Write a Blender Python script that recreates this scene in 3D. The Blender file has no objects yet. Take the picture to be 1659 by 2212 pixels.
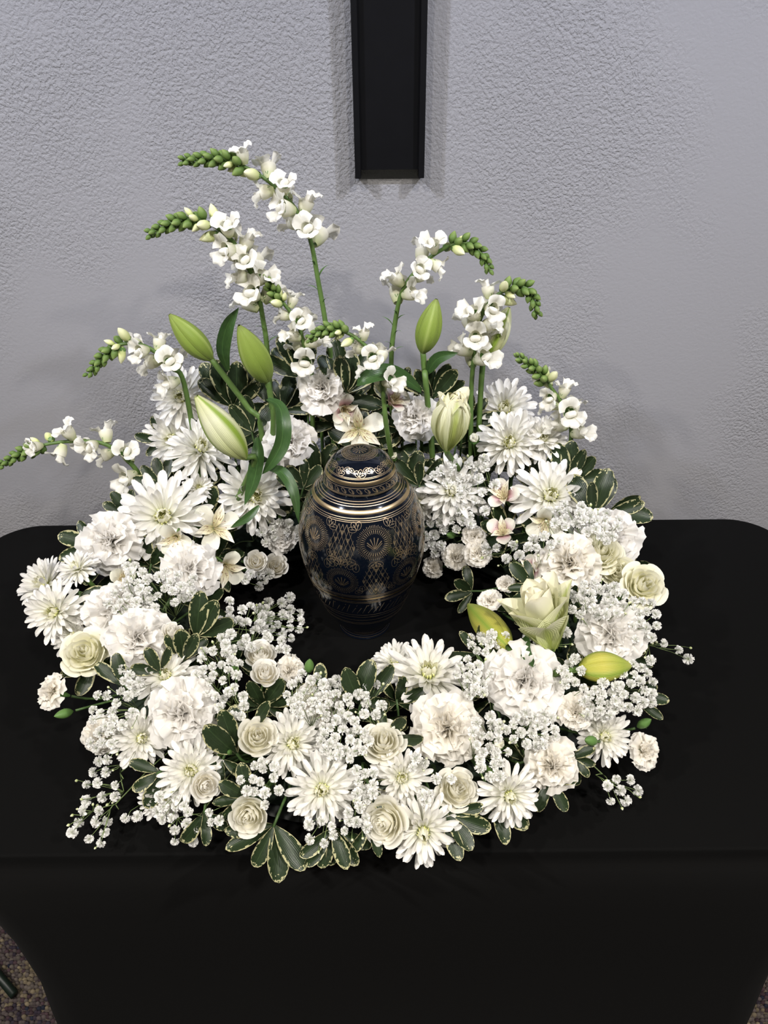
import bpy, math, random
import numpy as np
from mathutils import Vector, Matrix, Quaternion

# ------------------------------------------------------------------ camera, world, lights, exposure
T = 0.75                                   # table height
F_PX = 1560.0                              # focal length in pixels of the 1659 x 2212 frame
PITCH = 33.0
CAM = Vector((0.030, -0.808, T + 0.72))
scene = bpy.context.scene
COL = scene.collection
CAM_R = Matrix.Rotation(math.radians(90 - PITCH), 3, 'X') @ Matrix.Rotation(math.radians(-0.55), 3, 'Z')
cd = bpy.data.cameras.new('camera')
cd.sensor_fit = 'HORIZONTAL'; cd.sensor_width = 36.0
cd.lens = F_PX * 36.0 / 1659.0
cd.clip_start = 0.02; cd.clip_end = 50
cam = bpy.data.objects.new('camera', cd); COL.objects.link(cam)
cam.matrix_world = Matrix.Translation(CAM) @ CAM_R.to_4x4()
scene.camera = cam
vs = scene.view_settings
vs.view_transform = 'Standard'; vs.look = 'None'; vs.gamma = 1.0; vs.use_curve_mapping = False
vs.exposure = 0.0
scene.cycles.use_adaptive_sampling = True; scene.cycles.adaptive_threshold = 0.03
scene.cycles.max_bounces = 6; scene.cycles.diffuse_bounces = 4; scene.cycles.glossy_bounces = 2; scene.cycles.transmission_bounces = 5; scene.cycles.transparent_max_bounces = 4
world = bpy.data.worlds.new('room_ambient'); scene.world = world
world.use_nodes = True
bg = world.node_tree.nodes['Background']
bg.inputs[0].default_value = (0.95, 0.96, 1.0, 1); bg.inputs[1].default_value = 0.06

CEIL = 2.75
# recessed ceiling downlights: x, y, watts, colour
DOWNLIGHTS = [
    (-1.45, -1.20, 140, (1.0, 0.95, 0.89), None), (1.45, -1.20, 140, (1.0, 0.95, 0.89), None),
    (-0.60, -1.45, 118, (1.0, 0.95, 0.89), None), (0.60, -1.45, 118, (1.0, 0.95, 0.89), None),
    # accent lamps turned towards the cross
    (-1.30, -0.85, 182, (0.73, 0.79, 1.0), (-0.60, 0.42, 2.00)), (1.30, -0.85, 182, (0.73, 0.79, 1.0), (0.65, 0.42, 2.00)),
]

random.seed(7)
RNG = np.random.default_rng(7)
def rnd(a, b): return random.uniform(a, b)

# ------------------------------------------------------------------ geometry helpers
def ray(px, py):
    return (CAM_R @ Vector(((px - 829.5) / F_PX, -(py - 1106.0) / F_PX, -1.0))).normalized()
def depth(p):                                             # distance along the optical axis
    return -((CAM_R.transposed() @ (Vector(p) - CAM)).z)
def at_y(px, py, y):
    d = ray(px, py); return CAM + d * ((y - CAM.y) / d.y)
def at_z(px, py, z):
    d = ray(px, py); return CAM + d * ((z - CAM.z) / d.z)
def smooth(a, b, x):
    t = max(0.0, min(1.0, (x - a) / (b - a))); return t * t * (3 - 2 * t)
def ring_par(x, y):
    th = math.atan2(x, -y)                                # 0 at the front, pi at the back
    a = abs(th) / math.pi
    f, s, b = (1 - smooth(0.1, 0.5, a)), 0, smooth(0.5, 0.92, a)
    s = 1 - f - b
    rc = 0.285 * f + 0.305 * s + 0.205 * b
    hw = 0.135 * f + 0.150 * s + 0.105 * b
    h = 0.115 * f + 0.165 * s + 0.33 * b
    return rc, hw, h
def mound(x, y):
    rc, hw, h = ring_par(x, y)
    q = (math.hypot(x, y) - rc) / hw
    if abs(q) >= 1: return 0.0
    return h * (1 - abs(q) ** 2.6) ** 0.55
def at_mound(px, py, lift=0.0):
    d = ray(px, py); t = 0.45
    while t < 1.55:
        p = CAM + d * t
        if p.z - T < mound(p.x, p.y) + lift or p.z < T + 0.012: break
        if p.y > 0.20: break
        t += 0.004
    p = CAM + d * t
    if p.z < T + 0.02: p = CAM + d * (t - 0.02)
    return p
def clear_table(p, d_px, k):                              # draw a bloom up its sight line until it clears the table top
    for _ in range(60):
        if p.z >= T + d_px / 2 * depth(p) / F_PX * k: break
        p = p + (CAM - p).normalized() * 0.004
    return p
def core_point(p, frac=0.25):
    rc, hw, h = ring_par(p.x, p.y)
    r = math.hypot(p.x, p.y)
    k = (rc * 0.75 + min(max(r, rc - hw * .5), rc + hw * .5) * 0.25) / max(r, 1e-4)
    return Vector((p.x * k, p.y * k, T + 0.045))

def mesh_from(name, verts, faces, mats, uvs=None, smooth_sh=True, mat_idx=None):
    me = bpy.data.meshes.new(name)
    me.from_pydata([tuple(v) for v in verts], [], faces)
    if uvs is not None:
        uvl = me.uv_layers.new(name='UVMap')
        li = np.zeros(len(me.loops), dtype=np.int32); me.loops.foreach_get('vertex_index', li)
        uvl.data.foreach_set('uv', np.asarray(uvs, dtype=np.float32)[li].ravel())
    for m in (mats if isinstance(mats, (list, tuple)) else [mats]): me.materials.append(m)
    if mat_idx is not None: me.polygons.foreach_set('material_index', np.asarray(mat_idx, dtype=np.int32))
    if smooth_sh: me.polygons.foreach_set('use_smooth', np.ones(len(me.polygons), dtype=bool))
    me.update()
    return me
class MB:                                                 # collects verts, faces, uvs
    def __init__(s): s.v, s.f, s.uv, s.mi = [], [], [], []
    def grid(s, fn, nu, nv, M=None, mi=0, closed=False):
        o = len(s.v)
        cols = nu if closed else nu + 1
        for j in range(nv + 1):
            for i in range(cols):
                u = -1 + 2 * i / nu; v = j / nv
                p = Vector(fn(u, v))
                if M is not None: p = M @ p
                s.v.append(p); s.uv.append((u * .5 + .5, v))
        for j in range(nv):
            for i in range(nu):
                i2 = (i + 1) % cols
                s.f.append((o + j * cols + i, o + j * cols + i2, o + (j + 1) * cols + i2, o + (j + 1) * cols + i)); s.mi.append(mi)
        return s
    def tube(s, pts, rads, n=7, mi=0, cap=True):
        o = len(s.v); pts = [Vector(p) for p in pts]
        ref = Vector((0.13, 0.21, 1)).normalized()
        for k, p in enumerate(pts):
            d = (pts[min(k + 1, len(pts) - 1)] - pts[max(k - 1, 0)])
            d = d.normalized() if d.length > 1e-9 else Vector((0, 0, 1))
            a = d.cross(ref)
            if a.length < 1e-3: a = d.cross(Vector((1, 0, 0)))
            a.normalize(); b = d.cross(a)
            r = rads[k] if isinstance(rads, (list, tuple)) else rads
            for i in range(n):
                t = 2 * math.pi * i / n
                s.v.append(p + a * (math.cos(t) * r) + b * (math.sin(t) * r)); s.uv.append((i / n, k / max(1, len(pts) - 1)))
        for k in range(len(pts) - 1):
            for i in range(n):
                j = (i + 1) % n
                s.f.append((o + k * n + i, o + k * n + j, o + (k + 1) * n + j, o + (k + 1) * n + i)); s.mi.append(mi)
        if cap:
            e = o + (len(pts) - 1) * n
            s.f.append(tuple(range(e, e + n))); s.mi.append(mi)
            s.f.append(tuple(reversed(range(o, o + n)))); s.mi.append(mi)
        return s
    def add_mesh(s, verts, faces, mi=0):
        o = len(s.v)
        s.v += [Vector(v) for v in verts]; s.uv += [(0.5, 0.5)] * len(verts)
        s.f += [tuple(o + i for i in f) for f in faces]; s.mi += [mi] * len(faces)
        return s
    def box(s, x0, x1, y0, y1, z0, z1, mi=0):
        return s.add_mesh([(x0, y0, z0), (x1, y0, z0), (x1, y1, z0), (x0, y1, z0), (x0, y0, z1), (x1, y0, z1), (x1, y1, z1), (x0, y1, z1)],
                          [(0, 3, 2, 1), (4, 5, 6, 7), (0, 1, 5, 4), (1, 2, 6, 5), (2, 3, 7, 6), (3, 0, 4, 7)], mi)
    def mesh(s, name, mats, smooth_sh=True, M=None):
        v = s.v if M is None else [M @ p for p in s.v]
        return mesh_from(name, v, s.f, mats, s.uv, smooth_sh, s.mi)
def bez(p0, p1, p2, p3, n):
    out = []
    for i in range(n + 1):
        t = i / n; a = 1 - t
        out.append(p0 * a ** 3 + p1 * (3 * a * a * t) + p2 * (3 * a * t * t) + p3 * t ** 3)
    return out
def catmull(P, n=6):
    P = [Vector(p) for p in P]; Q = [P[0] * 2 - P[1]] + P + [P[-1] * 2 - P[-2]]; out = []
    for k in range(1, len(Q) - 2):
        for i in range(n):
            t = i / n; a, b, c, d = Q[k - 1], Q[k], Q[k + 1], Q[k + 2]
            out.append(.5 * ((2 * b) + (c - a) * t + (2 * a - 5 * b + 4 * c - d) * t * t + (3 * b - a - 3 * c + d) * t ** 3))
    out.append(P[-1]); return out

# ------------------------------------------------------------------ objects
def tag(o, label, cat, group=None, kind=None):
    o['label'] = label; o['category'] = cat
    if group: o['group'] = group
    if kind: o['kind'] = kind
    return o
def link(name, data, parent=None, M=None):
    o = bpy.data.objects.new(name, data); COL.objects.link(o)
    if parent is not None: o.parent = parent
    if M is not None: o.matrix_local = M
    return o
def thing(name, label, cat, M, group=None):
    o = link(name, None, None, M); o.empty_display_size = 0.02
    return tag(o, label, cat, group)
def structure(name, me, parent=None):
    o = link(name, me, parent)
    if parent is None: o['kind'] = 'structure'
    return o
def face_matrix(p, facing, spin=0.0):
    q = Vector(facing).normalized().to_track_quat('Z', 'Y')
    return Matrix.Translation(p) @ q.to_matrix().to_4x4() @ Matrix.Rotation(spin, 4, 'Z')
def facing_of(p, tx, ty):
    c = (CAM - p).normalized()
    r = CAM_R @ Vector((1, 0, 0)); u = CAM_R @ Vector((0, 1, 0))
    return (c + r * tx + u * ty).normalized()

# ------------------------------------------------------------------ materials
class Mat:
    def __init__(s, name):
        s.m = bpy.data.materials.new(name); s.m.use_nodes = True
        s.nt = s.m.node_tree; s.N = s.nt.nodes; s.L = s.nt.links
        s.b = s.N['Principled BSDF']; s.out = s.N['Material Output']
    def n(s, t, **kw):
        nd = s.N.new(t)
        for k, v in kw.items():
            if k in nd.inputs: nd.inputs[k].default_value = v
            else: setattr(nd, k, v)
        return nd
    def set(s, **kw):
        for k, v in kw.items():
            s.b.inputs[k.replace('_', ' ')].default_value = v
        return s
    def link(s, a, b): s.L.new(a, b)
    def ramp(s, fac, stops, interp='LINEAR'):
        r = s.N.new('ShaderNodeValToRGB'); r.color_ramp.interpolation = interp
        e = r.color_ramp.elements
        while len(e) > 1: e.remove(e[0])
        e[0].position, e[0].color = stops[0][0], (*stops[0][1], 1)
        for p, c in stops[1:]:
            x = e.new(p); x.color = (*c, 1)
        if fac is not None: s.link(fac, r.inputs[0])
        return r
    def uvv(s):
        uv = s.n('ShaderNodeUVMap'); sp = s.n('ShaderNodeSeparateXYZ'); s.link(uv.outputs[0], sp.inputs[0]); return uv, sp
    def math(s, op, a, b=None, c=None):
        m = s.N.new('ShaderNodeMath'); m.operation = op
        for i, x in enumerate((a, b, c)):
            if x is None: continue
            if isinstance(x, (int, float)): m.inputs[i].default_value = x
            else: s.link(x, m.inputs[i])
        return m.outputs[0]
    def mix(s, fac, a, b):
        m = s.N.new('ShaderNodeMix'); m.data_type = 'RGBA'
        for sock, x in ((m.inputs[0], fac), (m.inputs[6], a), (m.inputs[7], b)):
            if isinstance(x, (int, float)): sock.default_value = x
            elif isinstance(x, tuple): sock.default_value = (*x, 1)
            else: s.link(x, sock)
        return m.outputs[2]
    def translucent(s, col, fac):
        t = s.n('ShaderNodeBsdfTranslucent'); mx = s.n('ShaderNodeMixShader')
        if isinstance(col, tuple): t.inputs[0].default_value = (*col, 1)
        else: s.link(col, t.inputs[0])
        mx.inputs[0].default_value = fac
        s.link(s.b.outputs[0], mx.inputs[1]); s.link(t.outputs[0], mx.inputs[2]); s.link(mx.outputs[0], s.out.inputs[0])
        return s
def petal_mat(name, stops, rough=0.6, trans=0.33, vein=0.0, sides=None):
    m = Mat(name); uv, sp = m.uvv()
    r = m.ramp(sp.outputs[1], stops)
    col = r.outputs[0]
    if sides is not None:                                 # colour of the midrib against the margins
        e = m.math('ABSOLUTE', m.math('SUBTRACT', sp.outputs[0], 0.5))
        k = m.ramp(e, [(sides[0], (1, 1, 1)), (sides[1], (0, 0, 0))])
        fade = m.ramp(sp.outputs[1], [(0.0, (1, 1, 1)), (sides[3], (1, 1, 1)), (1.0, (sides[4],) * 3)])
        col = m.mix(m.math('MULTIPLY', k.outputs[0], fade.outputs[0]), col, sides[2])
    if vein:
        w = m.n('ShaderNodeTexWave', Scale=7.0, Distortion=1.2); w.inputs['Detail'].default_value = 2
        m.link(uv.outputs[0], w.inputs[0])
        bp = m.n('ShaderNodeBump', Strength=vein, Distance=0.002)
        m.link(w.outputs[1], bp.inputs['Height']); m.link(bp.outputs[0], m.b.inputs['Normal'])
    m.link(col, m.b.inputs['Base Color'])
    m.set(Roughness=rough, Specular_IOR_Level=0.25)
    m.translucent(col, trans)
    return m.m
W0 = (0.83, 0.80, 0.71)
M_MUM = petal_mat('chrysanthemum_white', [(0.0, (0.66, 0.68, 0.38)), (0.25, (0.89, 0.88, 0.79)), (0.6, (0.92, 0.905, 0.86)), (1, (0.93, 0.91, 0.88))], vein=0.25)
M_MUMIN = petal_mat('chrysanthemum_cream', [(0.0, (0.66, 0.69, 0.30)), (0.35, (0.84, 0.83, 0.60)), (1, (0.91, 0.89, 0.78))], vein=0.2)
M_MUMC = petal_mat('chrysanthemum_centre', [(0.0, (0.40, 0.45, 0.08)), (0.5, (0.66, 0.68, 0.24)), (1, (0.84, 0.82, 0.48))], trans=0.1)
M_CARN = petal_mat('carnation_white', [(0.0, (0.88, 0.81, 0.62)), (0.4, (0.92, 0.89, 0.82)), (1, (0.94, 0.92, 0.89))], rough=0.75, trans=0.45)
M_CARNW = petal_mat('carnation_ivory', [(0.0, (0.86, 0.76, 0.54)), (0.5, (0.92, 0.87, 0.76)), (1, (0.93, 0.90, 0.84))], rough=0.75, trans=0.42)
M_ROSE = petal_mat('rose_cream', [(0.0, (0.86, 0.83, 0.60)), (0.35, (0.93, 0.90, 0.75)), (1, (0.95, 0.93, 0.85))], rough=0.55, trans=0.45)
M_ROSEY = petal_mat('rose_ivory_yellow', [(0.0, (0.80, 0.82, 0.48)), (0.35, (0.92, 0.90, 0.68)), (1, (0.94, 0.92, 0.78))], rough=0.55, trans=0.38)
M_ROSEW = petal_mat('rosette_white', [(0.0, (0.90, 0.82, 0.58)), (0.5, (0.95, 0.92, 0.83)), (1, (0.96, 0.945, 0.90))], rough=0.6, trans=0.45)
M_LILYIN = petal_mat('lily_inner_cream', [(0.0, (0.60, 0.66, 0.25)), (0.3, (0.78, 0.78, 0.50)), (0.8, (0.86, 0.83, 0.66)), (1, (0.80, 0.74, 0.52))], rough=0.5, trans=0.2)
M_BUD = petal_mat('lily_bud_green', [(0.0, (0.17, 0.24, 0.045)), (0.5, (0.21, 0.29, 0.05)), (0.92, (0.23, 0.30, 0.06)), (1, (0.17, 0.21, 0.05))], rough=0.42, trans=0.06, vein=0.3,
                  sides=(0.0, 0.10, (0.31, 0.39, 0.10), 0.7, 0.2))
M_BUDY = petal_mat('lily_bud_yellow_green', [(0.0, (0.38, 0.40, 0.06)), (0.4, (0.46, 0.43, 0.08)), (0.8, (0.30, 0.36, 0.06)), (1, (0.34, 0.36, 0.08))], rough=0.42, trans=0.06, vein=0.3,
                   sides=(0.0, 0.16, (0.24, 0.34, 0.05), 0.8, 0.4))
M_BUDP = petal_mat('lily_bud_pale', [(0.0, (0.40, 0.48, 0.14)), (0.3, (0.62, 0.66, 0.32)), (0.7, (0.76, 0.76, 0.52)), (1, (0.60, 0.62, 0.30))], rough=0.45, trans=0.12, vein=0.3,
                   sides=(0.05, 0.17, (0.25, 0.36, 0.05), 0.6, 0.9))
M_BUDW = petal_mat('lily_outer_tepal', [(0.0, (0.45, 0.52, 0.16)), (0.35, (0.70, 0.72, 0.42)), (0.75, (0.80, 0.79, 0.58)), (1, (0.78, 0.72, 0.46))], rough=0.45, trans=0.15, vein=0.3,
                   sides=(0.03, 0.16, (0.50, 0.58, 0.16), 0.5, 0.3))
M_ALS = petal_mat('alstroemeria_white', [(0.0, (0.50, 0.52, 0.22)), (0.22, (0.74, 0.70, 0.58)), (0.5, (0.84, 0.82, 0.70)), (0.92, (0.84, 0.84, 0.72)), (1, (0.45, 0.58, 0.30))], rough=0.5, trans=0.25, vein=0.2)
M_ALSP = petal_mat('alstroemeria_blush', [(0.0, (0.48, 0.42, 0.22)), (0.3, (0.62, 0.36, 0.40)), (0.6, (0.82, 0.77, 0.68)), (0.95, (0.84, 0.84, 0.72)), (1, (0.5, 0.6, 0.35))], rough=0.5, trans=0.25, vein=0.2)
def als_striped():
    m = Mat('alstroemeria_striped'); uv, sp = m.uvv()
    base = m.ramp(sp.outputs[1], [(0.0, (0.55, 0.50, 0.25)), (0.35, (0.80, 0.74, 0.50)), (0.7, (0.85, 0.82, 0.70)), (1, (0.84, 0.82, 0.72))]).outputs[0]
    mp = m.n('ShaderNodeMapping'); mp.inputs['Scale'].default_value = (16, 3.2, 1); m.link(uv.outputs[0], mp.inputs[0])
    vo = m.n('ShaderNodeTexVoronoi', Scale=1.0); m.link(mp.outputs[0], vo.inputs[0])
    k = m.math('LESS_THAN', vo.outputs[0], 0.30)
    band = m.math('MULTIPLY', m.math('GREATER_THAN', sp.outputs[1], 0.25), m.math('LESS_THAN', sp.outputs[1], 0.82))
    col = m.mix(m.math('MULTIPLY', k, band), base, (0.16, 0.045, 0.03))
    m.link(col, m.b.inputs['Base Color']); m.set(Roughness=0.5, Specular_IOR_Level=0.25); m.translucent(col, 0.2)
    return m.m
M_ALSS = als_striped()
M_STAM = petal_mat('stamen', [(0.0, (0.75, 0.68, 0.5)), (0.8, (0.7, 0.55, 0.4)), (1, (0.25, 0.14, 0.06))], trans=0.05)
M_SNAP = petal_mat('snapdragon_white', [(0.0, (0.62, 0.66, 0.34)), (0.35, (0.82, 0.80, 0.62)), (0.65, (0.86, 0.84, 0.75)), (1, (0.93, 0.91, 0.84))], rough=0.6, trans=0.38)
M_SNAPB = petal_mat('snapdragon_bud', [(0.0, (0.30, 0.40, 0.10)), (0.45, (0.62, 0.66, 0.30)), (1, (0.80, 0.79, 0.52))], rough=0.55, trans=0.12)
M_SNAPG = petal_mat('snapdragon_green_bud', [(0.0, (0.07, 0.13, 0.03)), (0.6, (0.12, 0.19, 0.045)), (1, (0.22, 0.29, 0.09))], rough=0.55, trans=0.05)
M_GYP = petal_mat('babys_breath_white', [(0.0, (0.66, 0.70, 0.52)), (0.4, (0.86, 0.86, 0.83)), (1, (0.96, 0.95, 0.92))], rough=0.75, trans=0.42)
M_GYPB = petal_mat('babys_breath_bud', [(0.0, (0.30, 0.38, 0.14)), (0.6, (0.55, 0.58, 0.32)), (1, (0.80, 0.80, 0.66))], trans=0.1)
def plain(name, col, rough=0.5, metal=0.0, spec=0.4, noise=None, bump=None):
    m = Mat(name)
    if noise:
        tc = m.n('ShaderNodeTexCoord'); nz = m.n('ShaderNodeTexNoise', Scale=noise[0], Detail=4.0); m.link(tc.outputs['Object'], nz.inputs[0])
        c = m.mix(nz.outputs[0], tuple(x * (1 - noise[1]) for x in col), tuple(min(1, x * (1 + noise[1])) for x in col))
        m.link(c, m.b.inputs['Base Color'])
        if bump:
            bp = m.n('ShaderNodeBump', Strength=bump[0], Distance=bump[1]); m.link(nz.outputs[0], bp.inputs['Height']); m.link(bp.outputs[0], m.b.inputs['Normal'])
    else: m.b.inputs['Base Color'].default_value = (*col, 1)
    m.set(Roughness=rough, Metallic=metal, Specular_IOR_Level=spec)
    return m.m
M_STEM = plain('green_stem', (0.085, 0.15, 0.035), 0.5, noise=(60, 0.35))
M_STEMD = plain('dark_green_stem', (0.055, 0.105, 0.03), 0.5, noise=(60, 0.35))
M_CALYX = plain('calyx_green', (0.10, 0.20, 0.05), 0.5, noise=(90, 0.4))
M_GSTEM = plain('babys_breath_stem', (0.16, 0.22, 0.08), 0.6, noise=(90, 0.3))
M_FOAM = plain('wet_floral_foam', (0.012, 0.022, 0.012), 0.9, noise=(120, 0.5), bump=(0.5, 0.003))
M_TRAY = plain('dark_plastic_tray', (0.006, 0.008, 0.007), 0.5, noise=(40, 0.2))
def leaf_mat(name, body, body2, edge=None, rough=0.36, width=0.16):
    m = Mat(name); uv, sp = m.uvv()
    nz = m.n('ShaderNodeTexNoise', Scale=3.0, Detail=3.0); oi = m.n('ShaderNodeObjectInfo')
    add = m.n('ShaderNodeVectorMath'); add.operation = 'ADD'; m.link(uv.outputs[0], add.inputs[0]); m.link(oi.outputs['Random'], add.inputs[1])
    sc = m.n('ShaderNodeVectorMath'); sc.operation = 'MULTIPLY'; sc.inputs[1].default_value = (3.0, 5.0, 1); m.link(add.outputs[0], sc.inputs[0])
    m.link(sc.outputs[0], nz.inputs[0])
    col = m.mix(nz.outputs[0], body, body2)
    e = m.math('ABSOLUTE', m.math('SUBTRACT', sp.outputs[0], 0.5))              # 0 midrib .. .5 margin
    rib = m.ramp(e, [(0.0, (1, 1, 1)), (0.022, (0, 0, 0))]).outputs[0]
    col = m.mix(m.math('MULTIPLY', rib, 0.45), col, tuple(min(1, x * 2.6) for x in body2))
    if edge:
        ed = m.math('MAXIMUM', m.math('MULTIPLY', e, 2.0), m.math('SUBTRACT', sp.outputs[1], 0.0))
        n2 = m.n('ShaderNodeTexNoise', Scale=2.4, Detail=4.0); m.link(sc.outputs[0], n2.inputs[0])
        lim = m.math('ADD', m.math('MULTIPLY', m.math('SUBTRACT', n2.outputs[0], 0.5), 0.95), 1.0 - width)
        lim = m.math('ADD', lim, m.math('MULTIPLY', m.math('SUBTRACT', oi.outputs['Random'], 0.35), 0.12))
        k = m.math('GREATER_THAN', ed, lim)
        col = m.mix(k, col, edge)
    m.link(col, m.b.inputs['Base Color'])
    w = m.n('ShaderNodeTexWave', Scale=4.0, Distortion=2.0); m.link(uv.outputs[0], w.inputs[0])
    bp = m.n('ShaderNodeBump', Strength=0.12, Distance=0.002); m.link(w.outputs[1], bp.inputs['Height']); m.link(bp.outputs[0], m.b.inputs['Normal'])
    m.set(Roughness=rough, Specular_IOR_Level=0.35)
    m.translucent(col, 0.08)
    return m.m
M_LEAF = leaf_mat('variegated_leaf', (0.010, 0.020, 0.008), (0.026, 0.043, 0.016), (0.42, 0.40, 0.22), 0.36, 0.13)
M_LEAFG = leaf_mat('lily_leaf', (0.022, 0.055, 0.015), (0.05, 0.105, 0.028), None, 0.34)
M_LEAFL = leaf_mat('bract_leaf', (0.06, 0.14, 0.03), (0.10, 0.20, 0.05), None, 0.4)
M_CLOTH = Mat('black_stretch_fabric')
def cloth():
    m = M_CLOTH; tc = m.n('ShaderNodeTexCoord')
    wv = m.n('ShaderNodeTexNoise', Scale=900.0, Detail=2.0); m.link(tc.outputs['Object'], wv.inputs[0])
    col = m.mix(wv.outputs[0], (0.0022, 0.0022, 0.0022), (0.0048, 0.0048, 0.0047)); m.link(col, m.b.inputs['Base Color'])
    m.set(Roughness=0.85, Specular_IOR_Level=0.05, Sheen_Weight=0.012, Sheen_Roughness=0.4)
    return m.m
M_CLOTH = cloth()
def wall_mat():
    m = Mat('knockdown_plaster_wall'); tc = m.n('ShaderNodeTexCoord'); P = tc.outputs['Object']
    n1 = m.n('ShaderNodeTexNoise', Scale=215.0, Detail=3.5, Roughness=0.5, Distortion=0.25); m.link(P, n1.inputs[0])
    pl = m.ramp(n1.outputs[0], [(0.36, (0, 0, 0)), (0.60, (1, 1, 1))]).outputs[0]
    n2 = m.n('ShaderNodeTexNoise', Scale=2.4, Detail=4.0); m.link(P, n2.inputs[0])
    mask = m.ramp(n2.outputs[0], [(0.42, (0.10, 0.10, 0.10)), (0.56, (1, 1, 1))]).outputs[0]
    n3 = m.n('ShaderNodeTexNoise', Scale=260.0, Detail=2.0); m.link(P, n3.inputs[0])
    h = m.math('ADD', m.math('MULTIPLY', pl, mask), m.math('MULTIPLY', n3.outputs[0], 0.12))
    bp = m.n('ShaderNodeBump', Strength=0.75, Distance=0.0014); m.link(h, bp.inputs['Height']); m.link(bp.outputs[0], m.b.inputs['Normal'])
    n4 = m.n('ShaderNodeTexNoise', Scale=2.0, Detail=2.0); m.link(P, n4.inputs[0])
    m.link(m.mix(n4.outputs[0], (0.250, 0.246, 0.250), (0.285, 0.280, 0.285)), m.b.inputs['Base Color'])
    m.set(Roughness=0.6, Specular_IOR_Level=0.3)
    return m.m
M_WALL = wall_mat()
M_CEIL = plain('ceiling_paint', (0.55, 0.55, 0.55), 0.9, noise=(30, 0.05))
M_BLACKWOOD = plain('black_painted_wood', (0.002, 0.002, 0.0026), 0.6, spec=0.12, noise=(40, 0.4))
M_ROD = plain('dark_green_rod', (0.006, 0.012, 0.008), 0.4, noise=(40, 0.3))
M_NAVY = Mat('navy_lacquer')
def navy():
    m = M_NAVY; tc = m.n('ShaderNodeTexCoord'); nz = m.n('ShaderNodeTexNoise', Scale=25.0, Detail=3.0); m.link(tc.outputs['Object'], nz.inputs[0])
    m.link(m.mix(nz.outputs[0], (0.0014, 0.0026, 0.0060), (0.0026, 0.0046, 0.0100)), m.b.inputs['Base Color'])
    m.set(Roughness=0.13, Specular_IOR_Level=0.5, Coat_Weight=0.6, Coat_Roughness=0.06)
    return m.m
M_NAVY = navy()
def brass(name, col, rough, aniso=0.0):
    m = Mat(name); tc = m.n('ShaderNodeTexCoord'); nz = m.n('ShaderNodeTexNoise', Scale=60.0, Detail=2.0); m.link(tc.outputs['Object'], nz.inputs[0])
    m.link(m.mix(nz.outputs[0], tuple(x * .85 for x in col), col), m.b.inputs['Base Color'])
    m.set(Roughness=rough, Metallic=1.0, Anisotropic=aniso)
    return m.m
M_BRASS = brass('brushed_brass', (0.66, 0.50, 0.30), 0.30, 0.6)
M_ENGR = brass('engraved_brass', (0.80, 0.62, 0.42), 0.38)
def carpet_mat():
    m = Mat('loop_carpet'); vc = m.n('ShaderNodeVertexColor'); vc.layer_name = 'Col'
    m.link(vc.outputs[0], m.b.inputs['Base Color']); m.set(Roughness=0.95, Specular_IOR_Level=0.05); return m.m
M_CARPET = carpet_mat()
def floor_mat():
    m = Mat('carpet_floor'); tc = m.n('ShaderNodeTexCoord')
    v = m.n('ShaderNodeTexVoronoi', Scale=140.0); m.link(tc.outputs['Object'], v.inputs[0])
    n = m.n('ShaderNodeTexNoise', Scale=16.0, Detail=3.0); m.link(tc.outputs['Object'], n.inputs[0])
    sp = m.n('ShaderNodeSeparateColor'); m.link(v.outputs['Color'], sp.inputs[0])
    k = m.math('ADD', m.math('MULTIPLY', sp.outputs[0], 0.5), m.math('MULTIPLY', n.outputs[0], 0.5))
    r = m.ramp(k, [(0.0, (.02, .022, .034)), (0.35, (.045, .032, .038)), (0.5, (.08, .065, .06)), (0.68, (.13, .105, .072)), (1.0, (.16, .13, .085))])
    m.link(r.outputs[0], m.b.inputs['Base Color'])
    bp = m.n('ShaderNodeBump', Strength=1.0, Distance=0.004); bp.invert = True
    m.link(v.outputs[0], bp.inputs['Height']); m.link(bp.outputs[0], m.b.inputs['Normal'])
    m.set(Roughness=0.95, Specular_IOR_Level=0.05); return m.m
M_FLOOR = floor_mat()
def emit(name, col, st):
    m = Mat(name); m.b.inputs['Base Color'].default_value = (*col, 1)
    m.b.inputs['Emission Color'].default_value = (*col, 1); m.b.inputs['Emission Strength'].default_value = st; return m.m
M_LENS = emit('lit_lamp_lens', (1.0, 0.95, 0.88), 6.0)
M_TRIMW = plain('white_lamp_trim', (0.7, 0.7, 0.68), 0.4, noise=(20, 0.05))

# ------------------------------------------------------------------ the room
WALL_Y = 0.42
b = MB().box(-3.2, 3.2, WALL_Y, WALL_Y + 0.12, 0, CEIL); structure('wall_back', b.mesh('wall_back', M_WALL, False))
b = MB().box(-3.2, 3.2, -3.6, WALL_Y, -0.1, 0.0); structure('floor', b.mesh('floor', M_FLOOR, False))
b = MB().box(-3.2, 3.2, -3.6, WALL_Y, CEIL, CEIL + 0.1); structure('ceiling', b.mesh('ceiling', M_CEIL, False))

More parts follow.
